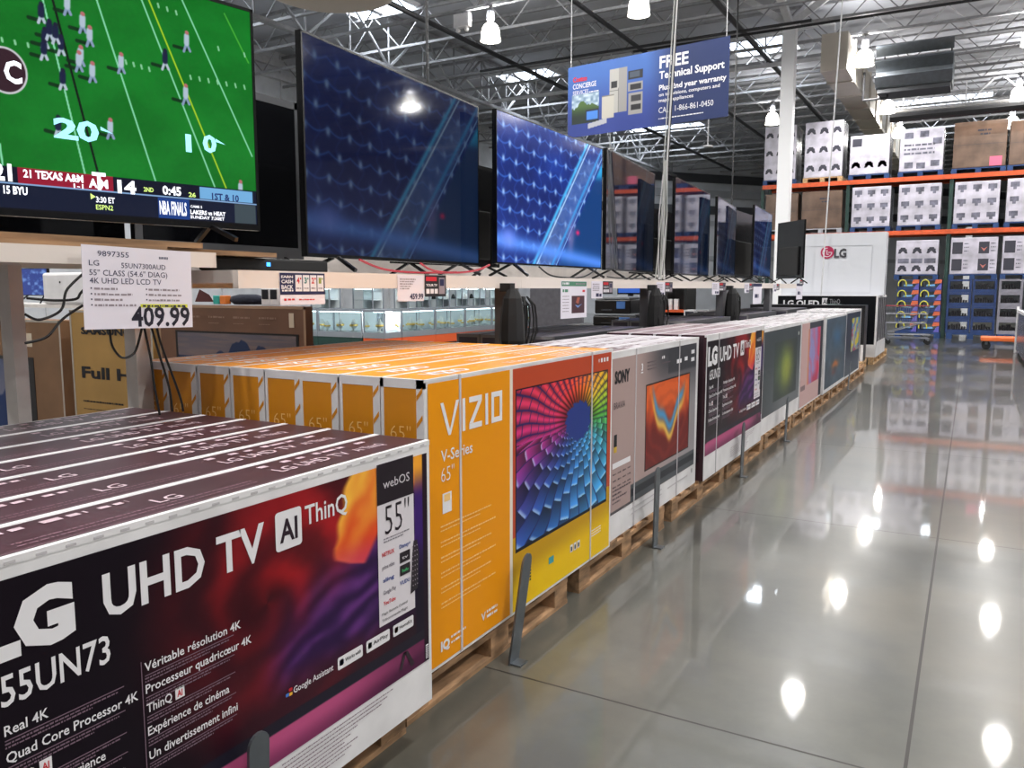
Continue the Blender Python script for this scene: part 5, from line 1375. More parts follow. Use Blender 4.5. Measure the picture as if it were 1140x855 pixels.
# ================================================================ JEWELLERY COUNTER
cn = onz(428, 345, 1.0); JX, JY = cn.x, cn.y
GLASS = bpy.data.materials.new('case_glass'); GLASS.use_nodes = True
_b = GLASS.node_tree.nodes['Principled BSDF']; _b.inputs['Transmission Weight'].default_value = 1; _b.inputs['Roughness'].default_value = 0; _b.inputs['IOR'].default_value = 1.02; _b.inputs['Base Color'].default_value = (.93, 1, .99, 1)
CASEG = mat('case_grey', (150, 156, 164), .4, metal=.3); CORG = mat('case_orange', (226, 96, 48), .5)
CIN = mat('case_inside', (236, 244, 246), .6); STRIP = mat('led_strip', (235, 250, 255), .4, emit=130)
def showcase(label, loc, rotz, L_):
    """front faces local -y"""
    t = thing('jewellery_showcase', label, 'showcase', loc, rotz, 'jewellery showcases of the lit counter')
    MB().box(0, L_, .03, .6, 0, .18).build('plinth', DARKG, t)
    MB().box(0, L_, 0, .6, .18, .38).build('orange_band', CORG if rotz else GREEN, t)
    MB().box(0, L_, -.01, .6, .38, .50).build('case_base', CASEG, t)
    b = MB()
    for x in (0, L_ - .03): b.box(x, x + .03, 0, .03, .5, .95); b.box(x, x + .03, .57, .6, .5, .95)
    b.box(0, L_, -.005, .04, .95, 1.0).box(0, L_, .56, .6, .95, 1.0).box(0, .03, .04, .56, .95, 1.0).box(L_ - .03, L_, .04, .56, .95, 1.0)
    b.build('case_frame', CASEG, t)
    MB().box(.03, L_ - .03, .54, .56, .5, .95).build('back_panel', CIN, t)
    MB().box(.03, L_ - .03, .012, .016, .5, .95).build('front_glass', GLASS, t)
    MB().box(.03, L_ - .03, .04, .56, .985, .99).build('top_glass', GLASS, t)
    MB().box(.04, L_ - .04, .05, .08, .93, .95).build('light_strip', STRIP, t)
    MB().box(L_ / 2 - .006, L_ / 2 + .006, .004, .012, .5, .95).build('divider', CASEG, t)
    return t
BUST = mat('display_white', (240, 244, 240), .6)
def bust(label, loc, sc, base=[None]):
    if base[0] is None:
        t = thing('necklace_stand', label, 'display stand', loc, 0, 'white jewellery stands in the showcases')
        MB().lathe((0, 0, 0), [(0, 0), (.05, 0), (.05, .01), (.02, .02), (.018, .05), (.07, .10), (.075, .15), (.03, .20), (.025, .24), (0, .245)], 12).build('bust', BUST, t, smooth=True)
        MB().lathe((0, 0, .13), [(.066, .03), (.082, -.01), (.07, -.03), (.066, .03)], 12).build('necklace', mat('gold_chain', (220, 190, 110), .3, metal=.8), t)
        base[0] = t
    else: t = dup(base[0], loc, label)
    t.scale = (sc, sc, sc); return t
unit = 1.3; sp = None; rn = random.Random(11)
ordw = ['nearest', 'second', 'third', 'fourth', 'fifth', 'sixth', 'seventh']
JL = JY + .61
for k in range(7):
    lb = 'lit glass showcase on the counter\'s long side, %s from its corner' % ordw[k]
    loc = (JX, JL + k * unit, 0)
    if sp is None: sp = showcase(lb, loc, R(90), unit - .01)
    else: dup(sp, loc, lb)
    for q in range(6):
        bust('white jewellery stand, %s in the %s long-side showcase' % (('first', 'second', 'third', 'fourth', 'fifth', 'sixth')[q], ordw[k]), (JX - .15 - .2 * (q % 2), JL + k * unit + .14 + q * .195, .503), rn.uniform(.8, 1.25))
for k in range(3):
    lb = 'lit glass showcase on the counter\'s short side, %s from its corner' % ordw[k]
    if k == 0: sp2 = showcase(lb, (JX - unit - .62, JY, 0), 0, unit - .01)
    else: dup(sp2, (JX - (k + 1) * unit - .62, JY, 0), lb)
    for q in range(6): bust('white jewellery stand, %s in the %s short-side showcase' % (('first', 'second', 'third', 'fourth', 'fifth', 'sixth')[q], ordw[k]), (JX - (k + 1) * unit - .61 + .14 + q * .195, JY + .15 + .2 * (q % 2), .503), rn.uniform(.8, 1.25))
t = thing('corner_showcase', 'square glass corner showcase where the lit counter turns', 'showcase', (JX - .6, JY, 0))
MB().box(0, .59, .02, .59, 0, .18).build('plinth', DARKG, t); MB().box(0, .595, 0, .595, .18, .38).build('orange_band', CORG, t); MB().box(0, .6, -.01, .595, .38, .5).build('case_base', CASEG, t)
MB().box(.0, .6, 0, .595, .95, 1.0).build('case_top', CASEG, t); b = MB()
for x in (0, .57):
    for y in (0, .565): b.box(x, x + .03, y, y + .03, .5, .95)
b.build('case_frame', CASEG, t); MB().box(.03, .57, .01, .014, .5, .95).build('front_glass', GLASS, t); MB().box(.05, .55, .3, .33, .93, .95).build('light_strip', STRIP, t)
bust('white jewellery stand alone in the corner showcase', (JX - .3, JY + .2, .503), 1.2)
# tall lit cabinets on the inner counter behind
def tower(label, loc, w_, h, proto=[None]):
    if proto[0] is None or proto[0]['w'] != w_:
        t = thing('glass_cabinet', label, 'cabinet', loc, 0, 'tall lit glass cabinets behind the counter')
        MB().box(0, w_, 0, .45, 0, .95).build('cabinet_base', CASEG, t); b = MB()
        for x in (0, w_ - .03): b.box(x, x + .03, 0, .03, .95, h); b.box(x, x + .03, .42, .45, .95, h)
        b.box(0, w_, 0, .45, h - .05, h); b.build('cabinet_frame', CASEG, t)
        MB().box(.03, w_ - .03, .40, .42, .95, h - .05).build('back_panel', CIN, t); MB().box(.04, w_ - .04, .04, .38, 1.16, 1.17).build('glass_shelf', CIN, t)
        MB().box(.04, w_ - .04, .06, .09, h - .07, h - .05).build('light_strip', mat('led_strip_soft', (235, 250, 255), .4, emit=14), t)
        MB().box(.03, w_ - .03, .008, .012, .95, h - .05).build('front_glass', GLASS, t)
        t['w'] = w_; proto[0] = t; return t
    return dup(proto[0], loc, label)
ty2 = JY + 2.2
for k, px in enumerate((345, 392)):
    a = ony(px, 321, ty2); tower('tall lit glass cabinet behind the counter, %s' % ('by the cash back card', 'left of the 459.99 sheet')[k], (a.x, ty2, 0), .66, 1.50)
for k in range(6):
    q = tower('tall lit glass cabinet along the inner aisle of the counter, %s' % ('nearest', 'second', 'third', 'fourth', 'fifth', 'sixth and farthest')[k], (-12.5, 16.7 + k * .95, 0), .66, 1.50); q.rotation_euler = (0, 0, R(90))
for k in range(8):
    p = (-12.68, 16.85 + (k // 2) * .95 + (k % 2) * .3, 1.172)
    o = MB().lathe((0, 0, 0), [(0, 0), (.06, 0), (.055, .05), (.04, .10), (.02, .13), (0, .135)], 10).build('dark_display_stand', BLACKM if k % 2 else BUST, smooth=True); o.location = p
    tag(o, '%s display stand on the cabinet shelf, %s one from the counter corner' % ('small black' if k % 2 else 'small white', ('nearest', 'second', 'third', 'fourth', 'fifth', 'sixth', 'seventh', 'eighth')[k]), 'display stand', 'small stands on the cabinet shelves')
# grey partition beyond the counter
a = ony(590, 350, 19); b = ony(633, 300, 19)
tag(MB().box(a.x, b.x + .4, 19, 19.1, 0, 1.75).build('grey_partition', mat('partition_grey', (92, 90, 96), .8, var=.08)), 'grey upright partition beyond the lit counter\'s far end', 'partition')

# printers on a black bench
BY = 9.3
a = ony(628, 366, BY); b = ony(722, 366, BY)
t = thing('display_bench', 'black bench carrying the two black printers behind the dark cartons', 'bench', (a.x, BY, 0)); bw_ = b.x - a.x; bz = 1.0
MB().box(0, bw_, 0, .6, bz - .05, bz).build('bench_top', BLACKM, t); MB().box(.03, bw_ - .03, .05, .58, 0, bz - .05).build('bench_body', DARKG, t)
def printer(label, px0, px1, ptop, base, y, d=.38):
    a = ony(px0, ptop, y); b = ony(px1, ptop, y); w_ = b.x - a.x; h = a.z - base
    t = thing('printer', label, 'printer', (a.x, y, base))
    MB().box(0, w_, 0, d, 0, h * .82).build('body', BLACK, t, bevel=.015)
    MB().box(.01, w_ - .01, .01, d, h * .84, h).build('lid', mat('lid_grey', (130, 134, 140), .4), t, bevel=.008)
    MB().box(w_ * .62, w_ * .86, -.006, 0, h * .3, h * .72).build('control_panel', mat('panel_blue', (70, 110, 170), .4), t)
    MB().box(w_ * .2, w_ * .5, -.008, 0, h * .18, h * .26).build('paper_slot', DARKG, t)
    return t
pr_ = printer('black printer on the bench behind the dark cartons', 660, 708, 349, bz, BY + .05)
printer('second black printer, smaller, stacked on the first one', 662, 702, 330, ony(660, 349, BY + .05).z, BY + .07, .34)
a = ony(684, 326, 9.9); b = ony(713, 313, 9.9)
t = thing('lit_screen', 'bright blue lit screen seen just under the shelf rail', 'screen', (a.x, 9.95, 0))
MB().box(0, b.x - a.x, .05, .1, a.z - .02, b.z + .2).build('case', BEZ, t); picture('screen', (.015, .045, a.z), UX, UZ, b.x - a.x - .03, b.z + .18 - a.z, 20, 20, lambda S, T: np.ones(S.shape + (3,)) * col((60, 110, 215)), SCR_F, t)
MB().box((b.x - a.x) / 2 - .03, (b.x - a.x) / 2 + .03, .05, .1, 0, a.z).build('stand_pole', BLACKM, t); MB().box(.1, b.x - a.x - .1, .0, .3, 0, .02).build('stand_base', BLACKM, t)
# orange shelf and three small white-framed cartons
a = ony(738, 345, 12.3); b = ony(764, 345, 12.3)
t = thing('orange_shelf', 'black shelving with one orange beam behind the cable bundle', 'shelf', (a.x, 12.3, 0)); w_ = b.x - a.x
MB().box(0, w_, 0, .5, a.z - .035, a.z).build('orange_beam', ORANGE, t)
for x in (0, w_ - .05): MB().box(x, x + .05, .02, .5, 0, 1.7).build('upright', BLACKM, t)
MB().box(.05, w_ - .05, .45, .5, .1, 1.65).build('back_panel', BLACKM, t)
for k in range(2): small_box('white_packet', ('white packet standing on the orange-beamed shelf, left one', 'white packet standing on the orange-beamed shelf, right one')[k], 'packet', 12.35, 743 + k * 7, 748 + k * 7, 333, 344, WHITE, .06, None, a.z + .002)
BY2 = 11.5
a = ony(758, 358, BY2); b = ony(804, 358, BY2)
t = thing('display_bench', 'low grey bench under three small white-framed cartons', 'bench', (a.x, BY2, 0)); w_ = b.x - a.x
MB().box(0, w_, 0, .5, a.z - .04, a.z).build('bench_top', DARKG, t); MB().box(.03, w_ - .03, .03, .47, 0, a.z - .04).build('bench_body', BLACKM, t)
for k in range(3):
    q0 = ony(761.5 + k * 13.8, 345, BY2 + .05); q1 = ony(773.5 + k * 13.8, 358, BY2 + .05)
    o = thing('framed_carton', 'small white-framed dark carton on the grey bench, %s' % ('left one of three', 'middle one of three', 'right one of three')[k], 'carton', (q0.x, BY2 + .05, a.z), 0, 'three white-framed cartons')
    ww = q1.x - q0.x; hh = q0.z - a.z
    MB().box(0, ww, 0, .2, 0, hh).build('box_body', WHITE, o); MB().box(ww * .12, ww * .88, -.003, 0, hh * .12, hh * .85).build('dark_front', mat('front_navy', (30, 36, 52), .4), o)
# ================================================================ LARGE BLACK CARTONS AND THE WHITE DISPLAY WALL
OB = mat('oled_black', (16, 16, 20), .3)
def oled_side(t, x, d, h, n):
    b = MB(); 
    for k in range(n):
        y0 = k * d / n; b.box(x, x + .004, y0, y0 + .02, 0, h).box(x, x + .004, y0, y0 + d / n, h - .03, h).box(x, x + .004, y0, y0 + d / n, 0, .05)
    b.build('side_frame', WCARD, t)
px1 = ony(978, 330, 17.0); 
OX = px1.x; OZ0, OZ1 = .38, 1.31
for k in range(2):
    q = wood_pallet('light wooden pallet under the white plinth, %s' % ('nearer one' if k == 0 else 'farther one'), (OX - .02, 16.9 + k * 1.45, 0), 1.35, 1.9, WOODL, 'light pallets under the white plinth')
t = thing('display_plinth', 'low white plinth on the light pallets under black cartons', 'plinth', (OX, 16.95, .14))
MB().box(-1.9, 0, 0, 1.9, 0, OZ0 - .14).build('plinth_body', WCARD, t)
def art_oled(S, T):
    sh = S.shape + (3,); A = np.ones(sh) * col((14, 15, 20))
    m = (S > .50) & (S < .93) & (T < .84) & (T > .04)
    P = mixc(np.ones(sh) * col((24, 34, 40)), np.ones(sh) * col((150, 176, 170)), ss(.5, .75, NZ.fbm(S * 7, T * 4)))
    P = mixc(P, np.ones(sh) * col((64, 160, 140)), np.exp(-(((S - .76) / .06) ** 2 + ((T - .66) / .08) ** 2))); P = mixc(P, np.ones(sh) * col((12, 14, 16)), ss(.30, .26, np.abs(S - .74) * 2 + np.abs(T - .35)) * ss(.5, .45, T) * .8)
    A[m] = P[m]; return A
o0 = None
for k in range(5):
    lb = 'large black television carton on the white plinth, %s' % ('showing its picture to the aisle', 'second behind', 'third behind', 'fourth behind', 'rearmost')[k]
    if k == 0 or k == 1:
        t = thing('large_television_carton', lb, 'carton', (OX, 16.98 + k * .345, OZ0), 0, 'large black cartons on the plinth'); h = OZ1 - OZ0
        MB().box(-1.86, 0, 0, .335, 0, h).build('carton_body', OB, t); oled_side(t, 0, .335, h, 1)
        MB().box(-1.86, 0, 0, .335, h, h + .008).build('lid_edge', WCARD, t)
        if k == 0:
            picture('printed_front', (-1.84, -.003, .0), UX, UZ, 1.80, h, 200, 100, art_oled, INK, t); MB().box(-.035, 0, -.006, 0, 0, h).build('corner_trim', WCARD, t)
        else: o0 = t
    else: dup(o0, (OX, 16.98 + k * .345, OZ0), lb)
a = ony(963.5, 340, 15.9)
t = thing('large_television_carton', 'black television carton with white lettering standing before the plinth', 'carton', (a.x, 15.9, .14)); h = a.z - .14
MB().box(-2.05, 0, 0, .42, 0, h).build('carton_body', OB, t); MB().box(-.05, 0, -.004, 0, 0, .3).build('corner_trim', WCARD, t)
wood_pallet('light pallet under the black carton before the plinth', (a.x, 15.6, 0), .95, 1.9, WOODL, None)
b = MB(); 
p0, p1 = onx(0, 0, -1), None
u0 = ony(872, 339, 16.97); u1 = ony(912, 339, 16.97)
put_text(b, 'LG OLED', (u0.x, 16.97, ony(880, 340.5, 16.97).z), UX, UZ, .115, u1.x - u0.x, 3)
u2 = ony(915, 338, 16.97); u3 = ony(921, 338, 16.97); z_ = u2.z
b.quad((u2.x, 16.97, z_ - .02), (u3.x, 16.97, z_ - .02), (u3.x, 16.97, z_ + .11), (u2.x, 16.97, z_ + .11), 0); put_text(b, 'AI', (u2.x + .02, 16.968, z_), UX, UZ, .08, .08, 2, 1)
put_text(b, 'ThinQ', (ony(923.5, 338, 16.97).x, 16.97, z_), UX, UZ, .09, ony(935, 338, 16.97).x - ony(923.5, 338, 16.97).x, 0, 2)
lt = b.build('lettering', [INKW, INKK, mat('ink_soft', (150, 150, 156), .5)]); 
for o in SC.objects:
    if o.name.startswith('large_television_carton') and 'showing its picture' in o.get('label', ''): lt.parent = o; lt.location = -o.location
# white display wall
a = ony(988, 258, 17.35); b = ony(870, 328, 17.35); wx0, wx1 = b.x, a.x; wz = a.z; z1_ = OZ1 + .012
t = thing('display_wall', 'tall white display wall with a round pink emblem and grey letters', 'display wall', (wx0, 17.3, z1_))
W_ = wx1 - wx0; Hh = wz - z1_
MB().box(0, W_, 0, .35, 0, Hh).build('wall_body', mat('gloss_white', (222, 224, 230), .25), t)
b = MB(); b.box(.2, W_ - .25, -.012, 0, .05, .055).box(.2, W_ - .25, -.012, 0, Hh - .25, Hh - .245).box(W_ - .25, W_ - .245, -.012, 0, .05, Hh - .25); b.build('panel_line', mat('line_grey', (198, 200, 206), .3), t)
lc = ony(921, 281, 17.28); cx1, cz1 = lc.x - wx0, lc.z - z1_
rr_ = .125
b = MB().lathe((cx1, 0, cz1), [(0, -.02), (rr_, -.02), (rr_, 0)], 28, 0, 'y')
b.build('round_emblem', mat('emblem_pink', (186, 44, 88), .3), t)
b = MB(); q = Vector((cx1, -.024, cz1))
for k in range(20):
    a0, a1_ = R(0 - k * 16.0), R(0 - (k + 1) * 16.0)
    if k < 17: b.quad(q + Vector((math.cos(a0), 0, math.sin(a0))) * .092, q + Vector((math.cos(a1_), 0, math.sin(a1_))) * .092, q + Vector((math.cos(a1_), 0, math.sin(a1_))) * .078, q + Vector((math.cos(a0), 0, math.sin(a0))) * .078, 0)
b.quad(q + Vector((.02, 0, -.007)), q + Vector((.09, 0, -.007)), q + Vector((.09, 0, .007)), q + Vector((.02, 0, .007)), 0)
b.quad(q + Vector((-.012, 0, -.045)), q + Vector((.002, 0, -.045)), q + Vector((.002, 0, .045)), q + Vector((-.012, 0, .045)), 0); b.quad(q + Vector((.002, 0, -.045)), q + Vector((.03, 0, -.045)), q + Vector((.03, 0, -.032)), q + Vector((.002, 0, -.032)), 0)
b.lathe((cx1 - .045, -.02, cz1 + .035), [(0, -.005), (.013, -.005)], 8, 0, 'y')
b.build('emblem_face', INKW, t)
b = MB(); u0 = ony(928.5, 287, 17.28).x; u1 = ony(942, 287, 17.28).x; put_text(b, 'LG', (u0 - wx0, -.02, ony(935, 286.5, 17.28).z - z1_), UX, UZ, .17, u1 - u0, 3); b.build('lettering', mat('letter_grey', (70, 68, 74), .4), t)
# white bins left of the black cartons, below the shelf's far end

# ================================================================ PALLET RACK
RY = 27.0
def rz(py, px=1050): return ony(px, py, RY).z
ZU, ZL = rz(194, 1060), rz(255, 1065)
ups = [ony(940, 300, RY).x, ony(1053.5, 300, RY).x]; sp_ = ups[1] - ups[0]
xs = [ony(846, 300, RY).x, ups[0], ups[1], ups[1] + sp_, ups[1] + 2 * sp_]
t = thing('pallet_rack', 'tall warehouse pallet rack with green uprights and orange beams', 'rack', (0, RY, 0))
for x in xs:
    for yy in (0, 1.05): MB().box(x - .05, x + .05, yy, yy + .09, 0, ZU - .02).build('upright', GREEN, t)
    b = MB(); z = .3; k = 0
    while z < ZU - .6: b.tube((x, .06, z if k % 2 else z + .5), (x, 1.08, z + .5 if k % 2 else z), .02, 4); z += .5; k += 1
    b.build('side_bracing', GREEN, t)
for i in range(len(xs) - 1):
    for z in (ZU, ZL):
        for yy in (-.05, 1.1): MB().box(xs[i] + (.0), xs[i + 1] - .004, yy, yy + .05, z - .13, z).build('beam', ORANGE, t)
        MB().box(xs[i] + .05, xs[i + 1] - .05, 0, 1.1, z - .03, z - .004).build('deck', mat('wire_deck', (52, 52, 56), .6), t)
# back cladding seen dark behind the loads
def controllers(b, w_, h, nx, ny, m=0, style=0, y=-.003):
    for i in range(nx):
        for j in range(ny):
            cx0 = (i + .5) / nx * w_; cz0 = (j + .5) / ny * h; s = min(w_ / nx, h / ny) * .36
            if style == 0:   # dark pad with two grips
                b.quad((cx0 - s * .85, y, cz0 - s * .15), (cx0 + s * .85, y, cz0 - s * .15), (cx0 + s * .8, y, cz0 + s * .35), (cx0 - s * .8, y, cz0 + s * .35), m)
                b.quad((cx0 - s, y, cz0 - s * .65), (cx0 - s * .5, y, cz0 - s * .65), (cx0 - s * .1, y, cz0 - s * .15), (cx0 - s * .85, y, cz0 - s * .15), m)
                b.quad((cx0 + s * .5, y, cz0 - s * .65), (cx0 + s, y, cz0 - s * .65), (cx0 + s * .85, y, cz0 - s * .15), (cx0 + s * .1, y, cz0 - s * .15), m)
                b.quad((cx0 - s * .6, y, cz0 + s * .35), (cx0 + s * .6, y, cz0 + s * .35), (cx0 + s * .45, y, cz0 + s * .7), (cx0 - s * .45, y, cz0 + s * .7), m)
            else:            # dark screen on a narrow foot
                b.quad((cx0 - s * .8, y, cz0 - s * .2), (cx0 + s * .8, y, cz0 - s * .2), (cx0 + s * .8, y, cz0 + s * .8), (cx0 - s * .8, y, cz0 + s * .8), m)
                b.quad((cx0 - s * .3, y, cz0 - s * .7), (cx0 + s * .3, y, cz0 - s * .7), (cx0 + s * .3, y, cz0 - s * .2), (cx0 - s * .3, y, cz0 - s * .2), m)
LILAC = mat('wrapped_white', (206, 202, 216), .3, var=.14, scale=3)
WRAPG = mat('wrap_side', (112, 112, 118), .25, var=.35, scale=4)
BRN = mat('wrapped_brown', (108, 86, 72), .3, var=.2, scale=2.5)
PRN = mat('print_dark', (58, 58, 70), .45); PRL = mat('print_grey', (112, 112, 128), .45, var=.3, scale=6)
def load(label, px0, px1, py0, py1, base, kind, pal, group, pm=None):
    a = ony(px0, py0, RY - .05); b = ony(px1, py1, RY - .05); w_ = b.x - a.x; x0 = a.x
    base += .003; ph = .14; h = a.z - base - ph
    pl = thing('plastic_pallet' if pal is BLUEP else 'load_pallet', ('blue' if pal is BLUEP else 'wooden' if pal is WOODL else 'white') + ' pallet carrying the ' + label, 'pallet', (x0 - .02, RY - .05, base), 0, 'pallets on the rack')
    MB().box(0, w_ + .04, 0, 1.08, .11, ph).build('deck', pal, pl)
    for q in range(3): MB().box(q * (w_ + .04 - .14) / 2, q * (w_ + .04 - .14) / 2 + .14, 0, 1.08, 0, .11).build('foot', pal, pl)
    t = thing('wrapped_load', label, 'wrapped load', (x0, RY - .04, base + ph + .001), 0, group)
    body = BRN if kind == 'brown' else LILAC
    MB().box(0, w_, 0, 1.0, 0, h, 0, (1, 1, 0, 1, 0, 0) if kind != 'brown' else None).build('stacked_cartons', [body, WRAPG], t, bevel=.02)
    b = MB()
    if kind == 'pads': controllers(b, w_, h, 3, 3 if h > 1.4 else 2)
    elif kind == 'mixed': controllers(b, w_, h * .5, 3, 1); b.box(w_ * .06, w_ * .3, -.004, 0, h * .72, h * .92, 0); controllers(b, w_, h * .5, 3, 1, 1)
    elif kind == 'screens': controllers(b, w_, h, 3, 3, 1, 1)
    elif kind == 'faint':
        for q in range(3): blocktext(b, (w_ * .1, -.004, h * (.4 + .1 * q)), UX, UZ, w_ * .7, h * .05, 1, q)
        for s_, v in ((.1, .78), (.45, .80), (.75, .62), (.12, .08), (.4, .06), (.72, .1)): b.quad((w_ * s_, -.004, h * v), (w_ * (s_ + .2), -.004, h * v), (w_ * (s_ + .2), -.004, h * (v + .14)), (w_ * s_, -.004, h * (v + .14)), 1)
    elif kind == 'top6':
        controllers(b, w_, h * .36, 3, 1, 0)
        b2 = MB(); 
        i0 = len(b.v); controllers(b, w_, h * .36, 3, 1, 0); b.v[i0:] = [(x, y, z + h * .52) for x, y, z in b.v[i0:]]
        for q in range(3): b.quad((w_ * (.06 + .31 * q), -.004, h * .33), (w_ * (.32 + .31 * q), -.004, h * .33), (w_ * (.32 + .31 * q), -.004, h * .47), (w_ * (.06 + .31 * q), -.004, h * .47), 1)
    elif kind == 'four':
        for s_, v, m in ((.04, .56, 0), (.60, .56, 2), (.04, .10, 0), (.60, .10, 2)):
            b.quad((w_ * s_, -.004, h * v), (w_ * (s_ + .22), -.004, h * v), (w_ * (s_ + .22), -.004, h * (v + .32)), (w_ * s_, -.004, h * (v + .32)), m if m == 0 else 0)
            if m == 2: b.poly([(w_ * (s_ + .04), -.006, h * (v + .18)), (w_ * (s_ + .11), -.006, h * (v + .06)), (w_ * (s_ + .18), -.006, h * (v + .18)), (w_ * (s_ + .11), -.006, h * (v + .13))], 2)
            for q in range(3): blocktext(b, (w_ * (s_ + .25), -.004, h * (v + .06 + .1 * q)), UX, UZ, w_ * .1, h * .03, 1, q)
    elif kind == 'brown':
        blocktext(b, (w_ * .45, -.004, h * .78), UX, UZ, w_ * .25, h * .04, 0, 2); blocktext(b, (w_ * .5, -.004, h * .70), UX, UZ, w_ * .18, h * .04, 0, 3)
        b.quad((0.0, -.003, h * .5), (w_, -.003, h * .5), (w_, -.003, h * .505), (0, -.003, h * .505), 0)
    if b.f: b.build('carton_print', [PRN, PRL, mat('print_rose', (200, 120, 110), .5)], t)
    if label.endswith('pink note'): MB().box(w_ * .70, w_ * .93, -.006, 0, h * .02, h * .22).build('pink_note', mat('note_pink', (236, 110, 140), .5), t)
    return t
G1, G2, G3 = 'loads on the top beam', 'loads on the middle beam', 'loads on the lower pallets'
WHP = mat('pallet_white', (176, 178, 186), .5)
load('wrapped white load with dark pad prints, leftmost on the top beam', 852, 885, 142, 200, ZU, 'pads', BLUEP, G1)
load('tallest wrapped white load with nine dark pad prints', 897, 937, 137, 198, ZU, 'pads', WOODL, G1)
load('lower wrapped white load with five pad prints and one black square', 947, 989, 152, 196, ZU, 'mixed', BLUEP, G1)
load('wrapped white load with faint grey print', 1003, 1049, 145, 193, ZU, 'faint', BLUEP, G1)
load('brown wrapped load with a pink note', 1063, 1119, 137, 188, ZU, 'brown', BLUEP, G1)
load('brown wrapped load at the right end of the top beam', 1126, 1180, 134, 184, ZU, 'brown', BLUEP, G1)
load('brown wrapped load just right of the white column', 893, 936, 214, 256, ZL, 'brown', WHP, G2)
load('brown wrapped load partly behind the white column', 852.5, 887, 217, 257, ZL, 'brown', WHP, G2)
load('wrapped white load with nine screen prints beside the first green upright', 949, 990, 209, 254, ZL, 'screens', BLUEP, G2)
load('wrapped white load with screen prints before the second green upright', 1001, 1046, 206, 253, ZL, 'screens', BLUEP, G2)
load('wrapped white load with screen prints right of the second green upright', 1063.5, 1111, 203, 250, ZL, 'screens', BLUEP, G2)
load('wrapped white load at the right end of the middle beam', 1122, 1172, 199, 248, ZL, 'screens', BLUEP, G2)
# floor stacks of trays carry the lowest pallets
ZT = rz(311)
load('white cartons with six dark prints above the colourful trays', 998, 1043.5, 268, 306, ZT, 'top6', BLUEP, G3)
load('white cartons with four square prints above the blue trays', 1059, 1109, 265, 306, ZT, 'four', BLUEP, G3)
load('white cartons at the right edge above the grey trays', 1117, 1170, 263, 306, ZT, 'four', BLUEP, G3)
bl = mat('tray_blue', (34, 58, 108), .5, var=.15); gl = mat('tray_grey', (140, 138, 150), .5, var=.08)
def base_pallet(label, px0, px1):
    a = ony(px0, 370, RY - .1); b = ony(px1, 370, RY - .1); w_ = b.x - a.x
    t = thing('plastic_pallet', label, 'pallet', (a.x, RY - .1, 0), 0, 'blue pallets on the floor under the rack')
    MB().box(0, w_, 0, 1.0, .12, .16).build('deck', BLUEP, t)
    for q in range(3): MB().box(q * (w_ - .16) / 2, q * (w_ - .16) / 2 + .16, 0, 1.0, 0, .12).build('foot', BLUEP, t)
    return .16
tr = {}
def tray(label, kind, px0, px1, z0, z1, group):
    a = ony(px0, 350, RY - .08); b = ony(px1, 350, RY - .08); w_ = b.x - a.x; h = z1 - z0 - .003; key = kind
    if key not in tr:
        t = thing('stacking_tray', label, 'tray', (a.x, RY - .08, z0), 0, group); m = gl if kind == 'grey' else bl
        b_ = MB(); b_.box(0, w_, 0, .9, 0, .02 + h * .22).box(0, .06, 0, .9, h * .22, h).box(w_ - .06, w_, 0, .9, h * .22, h).box(.06, w_ - .06, 0, .03, h * .86, h)
        b_.build('tray_frame', m, t)
        if kind == 'colour':
            c = MB(); 
            c.poly([(w_ * .72, -.004, h * .05), (w_ * .99, -.004, h * .05), (w_ * .99, -.004, h * .62), (w_ * .86, -.004, h * .5)], 0)
            c.poly([(w_ * .66, -.005, h * .6), (w_ * .99, -.005, h * .65), (w_ * .99, -.005, h * .99), (w_ * .72, -.005, h * .99)], 1)
            c.quad((w_ * .3, -.004, h * .35), (w_ * .7, -.004, h * .38), (w_ * .7, -.004, h * .55), (w_ * .3, -.004, h * .52), 2)
            c.build('tray_print', [mat('print_violet', (104, 100, 190), .5), mat('print_coral', (224, 112, 76), .5), mat('print_sky', (120, 180, 235), .5)], t)
            for cx0, cc in ((.12, (220, 216, 80)),):
                c = MB(); P = [(w_ * cx0 + .07 + .11 * math.cos(a_), -.02, h * .55 + .13 * math.sin(a_)) for a_ in [k * math.pi / 8 for k in range(-1, 10)]]; c.path(P, .018, 6); c.build('yellow_handle', mat('handle_yellow', cc, .5), t)
        else:
            c = MB(); rn = random.Random(3)
            for q in range(7):
                x = .075 + q * (w_ - .16) / 7; c.box(x, x + (w_ - .2) / 8.5, .06, .6, h * .25, h * rn.uniform(.45, .8))
            c.build('tray_contents', mat('contents_black', (20, 20, 26), .35), t)
        tr[key] = (t, w_, h); return t
    src, sw, sh_ = tr[key]; t = dup(src, (a.x, RY - .08, z0), label); t['group'] = group; t.scale = (w_ / sw, 1, h / sh_); return t
zz = base_pallet('blue pallet under the colourful trays', 996, 1046.5)
rws = ['lowest row', 'second row up', 'third row up', 'fourth row up', 'top row']
for r_ in range(5):
    z0_ = zz + (ZT - zz) * r_ / 5; z1_ = zz + (ZT - zz) * (r_ + 1) / 5
    for c_, (p0_, p1_) in enumerate(((997, 1021.4), (1022.2, 1046.5))): tray('blue tray with coral corners and yellow handle, %s, %s stack' % (rws[r_], 'left' if c_ == 0 else 'right'), 'colour', p0_, p1_, z0_, z1_, 'colourful trays under the rack')
base_pallet('blue pallet under the two stacks of blue trays', 1053, 1108); base_pallet('blue pallet under the grey trays', 1110, 1160)
